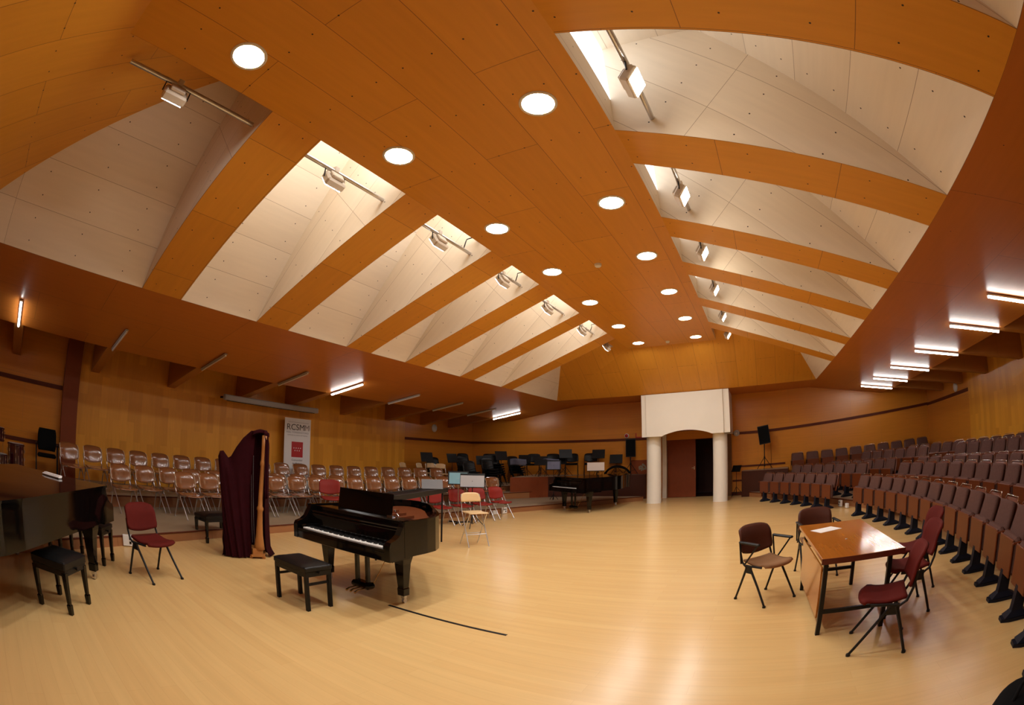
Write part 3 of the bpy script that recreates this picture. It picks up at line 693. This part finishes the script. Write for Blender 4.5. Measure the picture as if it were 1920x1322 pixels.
o = m.build('folded_paper', M['paper']); o.location = (-3.52, .42, 1.023); o.rotation_euler = (0, 0, .72); tag(o, 'folded white paper lying on the lid of the left grand piano', 'paper')
# long dark keyboard instrument behind the open piano
t = thing('percussion_keyboard', 'long narrow black keyboard instrument on legs behind the open grand piano', 'instrument', (-2.98, 6.05, 0), math.radians(106))
m = MB(); m.box(-1.25, 1.25, -.15, -.12, .96, 1.05, bev=.005); m.box(-1.25, 1.25, .16, .19, .96, 1.05, bev=.005); m.box(-1.25, -1.2, -.15, .19, .96, 1.04); m.box(1.2, 1.25, -.15, .19, .96, 1.04); m.build('frame', M['blkm'], t)
m = MB()
for k in range(32): x = -1.1+k*.071; h = .12-.03*k/32; m.box(x-.028, x+.028, .02-h, .02+h, 1.02, 1.04, bev=.004)
m.build('tone_bars', M['blk'], t)
for x in (-1.05, 1.05):
    for y in (-.12, .16): m = MB(); m.tube([(x, y, .98), (x*.95, y, .03)], .018, 8); m.build('leg', M['blkm'], t)
m = MB(); m.box(-.95, .95, -.03, .0, .25, .29); m.build('stretcher', M['blkm'], t)
m = MB(); m.box(-.19, .19, -.004, 0, 0, .20, T(0, 0, 0, 0, -.6)); o = m.build('sheet_folder', M['greyd']); o.location = (-3.12, 6.75, 1.052); o.rotation_euler = (0, 0, .75)
tag(o, 'plain grey folder propped up behind the open grand piano', 'folder')
# ------------------------------------------------------------------ benches and stools
def bench(name, label, loc, rz, w, d, h, seat_mat, stretch=True, taper=False, pad=.08):
    t = thing(name, label, 'bench', loc, rz)
    m = MB()
    def top(u, v): e = max(abs(2*u-1), abs(2*v-1)); return ((u-.5)*w, (v-.5)*d, h-.03*e**6+.012*(1-e*e))
    m.grid(top, 12, 10, th=0); m.box(-w/2, w/2, -d/2, d/2, h-pad, h-.022, bev=.012); m.build('seat', seat_mat, t)
    m = MB(); m.box(-w/2+.01, w/2-.01, -d/2+.01, d/2-.01, h-pad-.05, h-pad+.005, bev=.004); m.build('seat_frame', M['blkm'], t)
    for a in (-1, 1):
        for b in (-1, 1):
            x, y = a*(w/2-.03), b*(d/2-.03); l = MB()
            if taper:
                vs = [(x+i*q, y+j*q, z) for q, z in ((.025, h-pad-.02), (.017, .1), (.024, .09), (.020, 0)) for i, j in ((-1,-1),(1,-1),(1,1),(-1,1))]
                l.raw(vs, [(k*4+i, k*4+(i+1) % 4, k*4+4+(i+1) % 4, k*4+4+i) for k in range(3) for i in range(4)])
            else: l.box(x-.019, x+.019, y-.019, y+.019, 0, h-pad-.02)
            l.build('leg', M['blk'] if not taper else M['lacq'], t)
    if stretch:
        for a in (-1, 1):
            l = MB(); l.box(a*(w/2-.03)-.01, a*(w/2-.03)+.01, -d/2+.04, d/2-.04, h*.55, h*.55+.025); l.build('stretcher', M['blk'], t)
    for a in (-1, 1):
        k = MB(); k.tube([(a*(w/2-.005), .0, h-pad-.01), (a*(w/2+.025), .0, h-pad-.01)], [.012, .02], 12); k.build('height_knob', M['blkm'], t)
    return t
bench('piano_bench', 'black padded bench on four straight legs before the open grand piano', (-1.90, 2.97, 0), 0, .60, .36, .50, M['leather'])
bench('piano_stool', 'black square adjustable stool at bottom left beside the closed grand', (-2.35, .34, 0), math.radians(50), .44, .44, .50, M['leather'], False, True, .10)
bench('piano_bench', 'black bench tucked behind the leg of the left grand piano', (-3.97, .98, 0), math.radians(53.1), .56, .36, .50, M['leather'], False, True)
bench('piano_bench', 'black low bench standing behind the covered harp', (-5.15, 3.45, 0), math.radians(100), .60, .38, .47, M['leather'], False, True)
# ------------------------------------------------------------------ harp under its cover
t = thing('concert_harp', 'gilded concert harp under a burgundy velvet cover left of the open piano', 'harp', (-3.98, 3.62, 0), math.atan2(-.866, -.5))
HX = [(-.03, 1.88), (.09, 1.845), (.20, 1.74), (.30, 1.60), (.38, 1.46), (.42, 1.435), (.50, 1.53), (.555, 1.52), (.58, 1.44), (.56, 1.25), (.53, .9), (.50, .45), (.505, .05)]
m = MB()
def cover(side):
    pts = []
    for k, (x, z) in enumerate(HX): pts.append((x, z))
    return pts
def width(z): return .10+.10*max(0, 1-z/1.6)
for side in (-1, 1):
    def fn(u, v, side=side):
        k = u*(len(HX)-1); i = min(int(k), len(HX)-2); f = k-i
        x = HX[i][0]*(1-f)+HX[i+1][0]*f; z = HX[i][1]*(1-f)+HX[i+1][1]*f
        xb = .07+u*.47; zz = z*(1-v)+.02*v; xx = x*(1-v**.8)+xb*v**.8
        if side > 0: xx = max(xx, .005+.075*min(1, (1.85-zz)/.9)) if u < .1 else xx
        y = side*(width(zz)*min(1, (v*6)**.5)*(1-.15*math.cos(u*PI*2)) + .014*math.sin(u*31+side)*v + .009*math.sin(u*57+v*2)*v)
        return (xx, y, zz)
    m.grid(fn, 60, 24)
m.grid(lambda u, v: (.505-.008*math.sin(v*9)+.02*math.sin(PI*u), (2*u-1)*width(.45*(1-v))*1.05, .46*(1-v)+.02*v), 8, 6)
# back sheet behind the column, hood over its head, and the drape hanging on its far side
m.grid(lambda u, v: (.08-.26*u, -.13-.02*math.sin(u*9), 1.86*(1-v)+.03*v), 6, 14)
def edge(z): return -.17-.045*min(1, (1.88-z)/.2)-.012*max(0, 1-z/.4)-.07*max(0, 1-z/.12)
m.grid(lambda u, v: ((edge(1.88*(1-v)+.02*v))*(1-u)+u*(edge(1.88*(1-v)+.02*v)+.05+.03*v), -.13+.26*u*(1-.3*v)+.02*math.sin(v*14)*u, 1.88*(1-v)+.02*v), 8, 30, th=.01)
m.grid(lambda u, v: (-.20+.26*u, -.13+.26*v, 1.80+.09*math.sin(PI*(.15+.7*u))-.05*(2*v-1)**4), 10, 8, th=.01)
m.grid(lambda u, v: (-.19+.05*u, .125+.01*math.sin(u*9), 1.84*(1-v)+.9*v-.02*u), 4, 10, th=.008)
m.build('velvet_cover', M['burg'], t)
m = MB(); c = [(-.075, 0)]
col = [(.034, .20), (.042, .30), (.036, .36), (.034, .72), (.042, .74), (.034, .77), (.030, 1.2), (.036, 1.45), (.042, 1.47), (.034, 1.5), (.036, 1.8)]
m.lathe([(.0, .13)]+[(.085, .13), (.075, .2), (.055, .34), (.046, .5), (.040, .70), (.052, .72), (.052, .75), (.036, .78), (.031, 1.36), (.040, 1.38), (.040, 1.42), (.031, 1.45), (.036, 1.62), (.045, 1.80), (.0, 1.82)], (0, 0, 0), 20, Matrix.Translation((-.03, .09, 0)) @ Matrix.Rotation(-.058, 4, 'Y'))
M4 = Matrix.Identity(4); m.build('column', M['harpwood'], t)
m = MB(); m.prism([(-.14, -.10), (.12, -.12), (.15, .10), (.08, .20), (-.12, .18)], .03, .06); m.prism([(-.11, -.08), (.09, -.10), (.12, .09), (.06, .17), (-.09, .15)], .06, .15)
for x, y in ((-.11, -.08), (.10, -.10), (.09, .15), (-.10, .15)): m.lathe([(.0, 0), (.028, 0), (.032, .03), (.02, .05)], (x, y, 0), 10)
m.build('base', M['harpwood'], t)
m = MB()
for i in range(12): x = .03+i*.03; m.tube([(x, -.02, .15+.05*i), (x-.01*i*.3, -.02, 1.5-.02*i)], .0012, 4)
m.build('strings', M['ivory'], t)
# ------------------------------------------------------------------ table
t = thing('office_table', 'brown varnished table with black steel legs among the chairs', 'table', (3.2, 4.72, 0), math.radians(1.5))
m = MB(); m.box(-.385, .385, -.86, .86, .715, .75, bev=.004)
for f in range(len(m.f)): m.uv[f] = [(m.v[k][1], m.v[k][0]) for k in m.f[f]]
m.build('table_top', M['tabletop'], t)
m = MB(); m.box(-.388, .388, -.865, -.85, .70, .748); m.box(-.388, .388, .85, .865, .70, .748); m.build('edge_band', M['tabledark'], t)
for x in (-.31, .31):
    for y in (-.66, .76): l = MB(); l.box(x-.02, x+.02, y-.02, y+.02, 0, .68); l.build('leg', M['blkm'], t)
m = MB()
for y in (-.66, .76): m.box(-.31, .31, y-.015, y+.015, .67, .71); m.box(-.31, .31, y-.015, y+.015, .20, .235)
for x in (-.31, .31): m.box(x-.015, x+.015, -.66, .76, .67, .71)
m.build('under_frame', M['blkm'], t)
m = MB(); m.box(-.345, -.33, -.62, .72, .15, .62); m.build('modesty_panel', M['tabletop'], t)
m = MB(); m.box(-.105, .105, -.148, .148, 0, .0015); o = m.build('paper_sheet', M['paper']); o.location = (3.06, 5.15, .7505); o.rotation_euler = (0, 0, math.radians(-62)); tag(o, 'blank white sheet of paper on the brown table', 'paper')
m = MB(); m.lathe([(0, .003), (.012, .003), (.012, 0)], n=16); o = m.build('coin', M['alu']); o.location = (3.18, 4.55, .7505); tag(o, 'tiny round metal disc lying on the brown table', 'coin')
# ------------------------------------------------------------------ music stands
def stand(label, loc, rz, h, mat, sheet=None, kind='music_stand', w=.50, dh=.34, tilt=.35, group=None, base='tri'):
    t = thing(kind, label, 'music stand', loc, rz, group)
    m = MB(); m.box(-w/2, w/2, -.004, .004, 0, dh, T(0, 0, h-dh*.85, 0, -tilt)); m.box(-w/2, w/2, -.05, .0, -.004, .004, T(0, 0, h-dh*.85, 0, -tilt)); m.build('desk', mat, t)
    m = MB(); m.tube([(0, .05, h-dh*.4), (0, .05, .28)], .010, 8); m.tube([(0, .05, .3), (0, .05, .1)], .014, 8); m.build('pole', M['blkm'] if base == 'tri' else M['alu'], t)
    for k in range(3):
        a = k*2*PI/3+.4; l = MB()
        if base == 'tri':
            l.tube([(0, .05, .34), (.30*math.cos(a), .05+.30*math.sin(a), .008)], .009, 6); l.tube([(0, .05, .08), (.15*math.cos(a), .05+.15*math.sin(a), .17)], .006, 6)
        else: l.box(0, .30, -.03, .03, .0, .03, T(0, .05, 0, a), bev=.01)
        l.build('leg', M['blkm'], t)
    if sheet:
        sw, sh, sm, sname = sheet
        m = MB(); m.box(-sw/2, sw/2, -.009, -.005, .002, sh, T(0, 0, h-dh*.85, 0, -tilt)); s = m.build('open_score', sm, None)
        s.location = loc; s.rotation_euler = (0, 0, rz); tag(s, sname, 'sheet music')
    return t
stand('music stand carrying the pale blue sheet behind the grand piano', (-4.47, 9.45, 0), face(.55, -.83), 1.24, M['blk'], (.44, .30, M['blue'], 'pale blue sheet on the music stand behind the piano'), base='flat')
stand('black tripod music stand carrying the large grey score beside the birch stool', (-3.80, 9.05, 0), face(.5, -.86), 1.22, M['blk'], (.54, .29, M['grey'], 'wide grey open score on the stand beside the birch stool'), w=.56)
stand('music stand carrying the gridded bluish sheet behind the far concert grand', (-4.35, 14.75, .0), face(.35, -.93), 1.47, M['blk'], (.42, .30, M['lilac'], 'bluish gridded sheet left above the far concert grand'))
m = MB(); m.box(-.27, .27, -.004, .004, 0, .27, T(0, 0, 0, 0, -.12)); o = m.build('open_score', simple('cream score pages', (.62,.50,.42), .8, var=.05)); o.location = (-2.70, 14.3, 1.16); o.rotation_euler = (0, 0, face(.3, -.95)); tag(o, 'open pinkish white score standing on the far concert grand', 'sheet music')
m = MB(); m.box(-.27, .27, -.02, .14, 0, .012); m.box(-.27, .27, -.02, -.012, 0, .02); m.tube([(-.2, .0, .0), (-.2, .0, -.13)], .008, 6); m.tube([(.2, .0, .0), (.2, .0, -.13)], .008, 6)
o = m.build('desk_shelf', M['lacq'], bpy.data.objects['grand_piano.002']); o.matrix_parent_inverse = Matrix.Identity(4)
pm = Matrix.Translation((-3.16, 12.86, 0)) @ Matrix.Rotation(math.radians(-32.7), 4, 'Z')
o.matrix_local = pm.inverted() @ (Matrix.Translation((-2.70, 14.3, 1.15)) @ Matrix.Rotation(face(.3, -.95), 4, 'Z'))
G = 'black music stands in the far left corner'
px_st = [(-8.30, 13.0, .38, .78, -.3, 1.30), (-8.0, 14.1, .38, .9, -.2, 1.28), (-6.9, 14.9, .38, .6, -.5, 1.25), (-6.55, 15.1, .38, .8, -.5, 1.4), (-6.05, 15.9, .9, .2, -.9, .75), (-5.3, 15.75, .9, .3, -.9, .70), (-4.55, 16.3, .9, .5, -.8, .95), (-3.45, 16.75, .9, .1, -1, .92), (-2.85, 17.0, .9, .1, -1, .72), (-4.9, 16.6, .9, .3, -.9, .72), (-7.3, 15.0, .38, .7, -.6, 1.22)]
dl = ['nearest the side wall', 'second from the side wall', 'beside the tallest chair stack', 'tilted back behind the black chairs', 'leftmost on the dark podium', 'second on the dark podium', 'tallest on the dark podium, above the bluish sheet', 'upright above the far concert grand', 'rightmost on the dark podium', 'low between the podium chairs', 'behind the folding chairs']
for (x, y, z, dx, dy, h), l in zip(px_st, dl):
    stand('black music stand, far left corner, '+l, (x, y, z), face(dx, dy), h, M['blk'], w=.48, dh=.34, tilt=.3, group=G)
stand('small black music stand between the right column and the side podium', (1.58, 16.85, 0), face(-.4, -.9), 1.08, M['blk'], w=.34, dh=.26, tilt=.6)
for k, (x, y, z, r, l) in enumerate(((-6.15, 15.6, 1.50, .3, 'lilac grey cloth draped over a stand left of the podium chairs'), (-4.95, 15.9, 1.50, .1, 'blue grey cloth draped behind the stands on the dark podium'))):
    m = MB(); m.grid(lambda u, v: ((u-.5)*.62, .03*math.sin(u*9)+.10*(abs(v-.5)*2)-.05, .04-.24*abs(v-.5)*2+.02*math.sin(u*5)), 14, 8, th=.006)
    o = m.build('draped_cloth', M['lilac']); o.location = (x, y, z); o.rotation_euler = (0, 0, r); tag(o, l, 'cloth')
# ------------------------------------------------------------------ loudspeakers
def speaker(label, loc, rz, zc, w, h, tilt, slabel):
    x, y, z = loc
    t = thing('loudspeaker', label, 'speaker', (x, y, zc), rz)
    R = T(0, 0, 0, 0, 0, tilt)
    m = MB(); m.raw([R @ Vector(p) for p in [(-w/2, -.16, -h/2), (w/2, -.16, -h/2), (w/2*.7, .16, -h/2), (-w/2*.7, .16, -h/2), (-w/2, -.16, h/2), (w/2, -.16, h/2), (w/2*.7, .16, h/2), (-w/2*.7, .16, h/2)]], [(3,2,1,0), (4,5,6,7), (0,1,5,4), (1,2,6,5), (2,3,7,6), (3,0,4,7)]); m.build('cabinet', M['blk'], t)
    m = MB(); m.box(-w/2+.015, w/2-.015, -.172, -.161, -h/2+.03, h/2-.03, R, bev=.006); m.build('grille', M['blkfab'], t)
    t2 = thing('speaker_stand', slabel, 'stand', (x, y, z), rz)
    m = MB(); m.tube([(0, 0, .1), (0, 0, zc-h/2-z)], .018, 10); m.tube([(0, 0, .36), (0, 0, .44)], .03, 10); m.build('pole', M['blkm'], t2)
    for k in range(3):
        a = k*2*PI/3+.5; l = MB(); l.tube([(0, 0, .42), (.32*math.cos(a), .32*math.sin(a), .012)], .011, 8); l.tube([(0, 0, .12), (.19*math.cos(a), .19*math.sin(a), .18)], .007, 6); l.build('leg', M['blkm'], t2)
speaker('upright black loudspeaker left of the cream canopy', (-2.28, 16.98, .901), face(.3, -.95), 1.88, .36, .66, 0, 'black tripod under the loudspeaker left of the canopy')
speaker('tilted black loudspeaker above the seats right of the columns', (2.62, 16.75, .881), face(-.05, -1), 2.05, .40, .62, -.12, 'black tripod under the tilted loudspeaker on the right podium')
m = MB(); m.tube([(2.87, 17.2, 1.75), (2.88, 17.25, 1.2), (2.86, 17.22, .9)], .006, 6); tag(m.build('speaker_cable', M['blk']), 'thin cable hanging beside the tilted loudspeaker', 'cable')
# ------------------------------------------------------------------ wall things
def disc(name, label, cat, loc, rot, r, mats, rings):
    t = thing(name, label, cat, loc); t.rotation_euler = rot
    m = MB(); m.lathe([(r, 0), (r, .03), (r*.86, .045), (0, .045)], n=28); m.build('case', mats[0], t)
    m = MB(); m.lathe([(0, .047), (r*rings, .047), (r*rings, .04)], n=24); m.build('dial' if cat == 'clock' else 'centre', mats[1], t)
disc('wall_clock', 'round white wall clock on the left side wall beyond the panelling', 'clock', (-XW+.002, 14.6, 2.67), (0, PI/2, 0), .15, (M['white'], M['paper']), .8)
disc('wall_clock', 'round white wall clock high on the right side wall', 'clock', (XW-.002, 14.4, 2.72), (0, -PI/2, 0), .15, (M['white'], M['paper']), .8)
disc('fire_bell', 'white and red round fire alarm above the upright loudspeaker', 'alarm', (-2.50, YF-.002, 2.34), (PI/2, 0, 0), .085, (M['white'], M['red']), .75)
disc('wall_fitting', 'round pale grey fitting on the wall strip right of the canopy', 'wall fitting', (1.62, YF-.032, 2.20), (PI/2, 0, 0), .11, (M['screen'], M['alu']), .5)
m = MB(); m.box(-2.16, -2.13, YF-.03, YF-.002, 2.25, 2.42); m.box(-2.16, -1.86, YF-.03, YF-.002, 2.25, 2.28); tag(m.build('alarm_bracket', M['red']), 'red L-shaped pipe bracket beside the cream canopy', 'bracket')
t = thing('framed_picture', 'dark red framed picture of pale flowers beside the left column', 'picture', (-2.0, YF-.05, .902))
m = MB(); m.box(-.36, .36, 0, .03, 0, .52, bev=.008); m.build('frame', M['redwood'], t)
m = MB(); random.seed(3)
for k in range(22): a = random.random()*6.28; q = random.random()**.5*.13; m.lathe([(0, .002), (.022+.02*random.random(), .0)], (0, 0, 0), 7, Matrix.Translation((.10+q*math.cos(a), -.004, .25+q*math.sin(a)*.9)) @ Matrix.Rotation(PI/2, 4, 'X'))
m.build('canvas', simple('dried flower tones', (.22,.19,.13), .8, var=.3, scale=30), t)
m = MB(); m.grid(lambda u, v: (.48*math.cos(PI*(1-u)), -.18+.36*v, .36*math.sin(PI*u)*(.75+.25*math.sin(PI*v))+.0), 14, 6); o = m.build('instrument_bag', M['blkfab']); o.location = (-2.78, 16.98, .902); tag(o, 'black soft instrument bag lying on the podium behind the far piano', 'bag')
# retracted projection screen on the left
t = thing('projector_screen', 'long grey rolled-up projection screen housing high on the left', 'screen', (-8.75, 6.9, 2.72), PI/2)
m = MB(); m.box(-1.55, 1.55, -.07, .07, -.07, .07, bev=.02); m.build('housing', M['screen'], t)
for x in (-1.4, 1.4): m = MB(); m.box(x-.02, x+.02, .05, .5, .0, .05); m.build('bracket', M['blkm'], t)
m = MB(); m.box(-1.45, 1.45, .0, .03, -.085, -.07); m.build('bottom_bar', M['blk'], t)
# roll-up banner with its printing
t = thing('roll_up_banner', 'tall white roll-up banner reading RCSMM with a red starred square', 'banner', (-8.93, 7.90, .381), face(1, -.12))
m = MB(); m.box(-.43, .43, -.004, .004, .04, 2.07); m.build('panel', M['paper'], t)
m = MB(); m.box(-.45, .45, -.08, .08, 0, .05, bev=.012); m.build('base', M['alu'], t)
m = MB(); m.box(-.11*1.7, .11*1.7, -.007, -.005, .99, 1.42, T()); m.build('red_square', M['red'], t)
m = MB()
for r_, n_, z_ in ((0, 4, 1.245), (1, 3, 1.175)):
    for k in range(n_):
        cx = (k-(n_-1)/2)*.072; p = [(cx+(.024 if q % 2 == 0 else .010)*math.sin(q*PI/5), -.0085, z_+(.024 if q % 2 == 0 else .010)*math.cos(q*PI/5)) for q in range(10)]; m.face(p)
m.build('stars', M['paper'], t)
def text(s, size, x, z, mat, nm='lettering'):
    c = bpy.data.curves.new(nm, 'FONT'); c.body = s; c.size = size; c.align_x = 'CENTER'; c.extrude = .0005; c.materials.append(mat)
    q = bpy.data.objects.new(nm, c); COL.objects.link(q); dg = bpy.context.evaluated_depsgraph_get(); me = bpy.data.meshes.new_from_object(q.evaluated_get(dg)); bpy.data.objects.remove(q); o = bpy.data.objects.new(nm, me); COL.objects.link(o); o.parent = t; o.location = (x, -.006, z); o.rotation_euler = (PI/2, 0, 0); return o
text('RCSM', .235, -.07, 1.745, M['ink'], 'title'); text('M', .235, .305, 1.745, M['ink2'], 'title')
text('REAL CONSERVATORIO', .068, 0, 1.655, M['ink2'], 'subtitle'); text('SUPERIOR DE MÚSICA DE MADRID', .043, 0, 1.585, M['ink2'], 'subtitle')
text('Comunidad', .075, 0, .885, M['ink'], 'caption'); text('de Madrid', .075, 0, .79, M['ink'], 'caption')
m = MB(); m.box(-.17, .17, -.007, -.005, .735, .742); m.box(-.08, .08, -.007, -.005, .69, .697); m.box(-.32, .36, -.007, -.005, 1.955, 1.962); m.build('rule', M['ink2'], t)
# floor sockets on the risers
def socket(label, x, y, ang, w, h, holes, z=.01):
    t = thing('floor_socket_box', label, 'socket', (x, y, z), ang)
    m = MB(); m.box(-w/2, w/2, -.03, .03, 0, h, bev=.006); m.build('plate', M['white'], t)
    if holes:
        m = MB()
        for a, b in holes: m.box(a-.017, a+.017, -.034, -.029, b-.02, b+.02)
        m.build('socket_holes', M['blk'], t)
socket('white double socket box on the floor beside the dark red chair at left', -4.74, 1.72, face(1, -.2), .16, .16, [(.04, .11), (.04, .05)])
socket('low white floor box behind the leg of the left piano bench', -4.86, 1.35, face(1, -.2), .2, .05, [])
socket('blank white socket box left of its pair at the middle of the riser', -4.63, 11.42, face(1, -.3), .16, .11, [])
socket('white socket box with dark outlets right of its pair at the riser', -4.53, 11.78, face(1, -.3), .17, .17, [(-.03, .12), (.03, .12), (.03, .06)])
socket('white socket box with dark outlets at the aisle between the seats', 4.55, 12.15, face(-1, -.25), .15, .16, [(-.03, .11), (-.03, .05), (.03, .11)])
socket('small blank white socket box at the aisle between the seats', 4.66, 11.78, face(-1, -.25), .13, .11, [])
m = MB(); m.tube([(-4.6, 15.45, .05), (-3.4, 16.35, .03), (-2.7, 16.3, .02), (-2.3, 15.9, .012), (-2.0, 16.7, .012), (-1.85, 16.95, .012)], .011, 6); tag(m.build('power_cable', M['white']), 'white cable running along the foot of the dark podium', 'cable')
# drums at the left edge
def drum(label, loc, r, h, legs=True):
    t = thing('drum', label, 'drum', loc)
    m = MB(); m.lathe([(r, .0), (r, h)], n=28); m.build('shell', M['drum'], t)
    m = MB(); m.lathe([(r*.98, h+.008), (0, h+.008)], n=28); m.build('drum_head', M['skin'], t)
    m = MB()
    for z in (.0, h-.03): m.lathe([(r+.004, z), (r+.014, z), (r+.014, z+.03), (r+.004, z+.03)], n=28)
    m.build('hoop', M['drum'], t)
    for k in range(8):
        a = k*PI/4; m = MB(); x, y = (r+.018)*math.cos(a), (r+.018)*math.sin(a); m.tube([(x, y, .02), (x, y, h-.01)], .004, 6); m.tube([(x, y, h*.25), (x, y, h*.4)], .012, 8); m.tube([(x, y, h*.62), (x, y, h*.76)], .012, 8); m.build('lug', M['chrome'], t)
    if legs:
        for k in range(3): a = k*2*PI/3+.3; m = MB(); x, y = (r+.03)*math.cos(a), (r+.03)*math.sin(a); m.tube([(x, y, h*.5), (x, y, -loc[2]+.382)], .007, 6); m.build('leg', M['chrome'], t)
drum('dark red floor tom drum beside the grey armchair', (-8.45, -.14, .55), .205, .42)
drum('small dark red drum at the left edge, lower than the floor tom', (-8.1, -.52, .50), .17, .25)
drum('dark red drum mounted highest at the very left edge', (-8.6, -.62, .95), .16, .26)
# bag at the bottom right corner
t = thing('camera_bag', 'black rounded bag cut by the bottom right corner', 'bag', (3.78, 1.78, 0), .6)
m = MB(); m.grid(lambda u, v: (.24*math.cos(2*PI*u)*(math.sin(PI*(.5+.5*v))**.35), .17*math.sin(2*PI*u)*(math.sin(PI*(.5+.5*v))**.35), .40*math.sin(PI/2*v)**.7), 20, 10); m.build('body', M['blkfab'], t)
m = MB(); m.tube([(-.12, 0, .39), (-.06, 0, .45), (.06, 0, .45), (.12, 0, .39)], .012, 8); m.build('handle', M['blkfab'], t)
# ------------------------------------------------------------------ camera and world
cam = bpy.data.cameras.new('camera'); co = bpy.data.objects.new('camera', cam); COL.objects.link(co)
yaw, pit, rol = -.507, .213, .006
F = Vector((math.sin(yaw)*math.cos(pit), math.cos(yaw)*math.cos(pit), math.sin(pit)))
R0 = Vector((math.cos(yaw), -math.sin(yaw), 0)); U0 = R0.cross(F)
R1 = R0*math.cos(rol)+U0*math.sin(rol); U1 = U0*math.cos(rol)-R0*math.sin(rol)
co.matrix_world = Matrix(((R1.x, U1.x, -F.x, 3.673*S), (R1.y, U1.y, -F.y, 0), (R1.z, U1.z, -F.z, 1.7), (0, 0, 0, 1)))
cam.type = 'PANO'
cc = cam
cc.panorama_type = 'FISHEYE_EQUISOLID'; cc.fisheye_lens = 899.896*36/1920; cc.fisheye_fov = math.radians(200)
cam.sensor_width = 36; cam.sensor_fit = 'HORIZONTAL'; cam.clip_start = .05; cam.clip_end = 100
SC.camera = co
w = bpy.data.worlds.new('world'); SC.world = w; w.use_nodes = True
w.node_tree.nodes['Background'].inputs[0].default_value = (.03, .03, .03, 1); w.node_tree.nodes['Background'].inputs[1].default_value = .3
vs = SC.view_settings; vs.view_transform = 'Standard'; vs.look = 'None'; vs.gamma = 1; vs.use_curve_mapping = False; vs.exposure = EXPO
SC.cycles.max_bounces = 8; SC.cycles.diffuse_bounces = 5; SC.cycles.glossy_bounces = 4
SC.cycles.use_denoising = True; SC.cycles.sample_clamp_indirect = 8; SC.cycles.use_light_tree = True
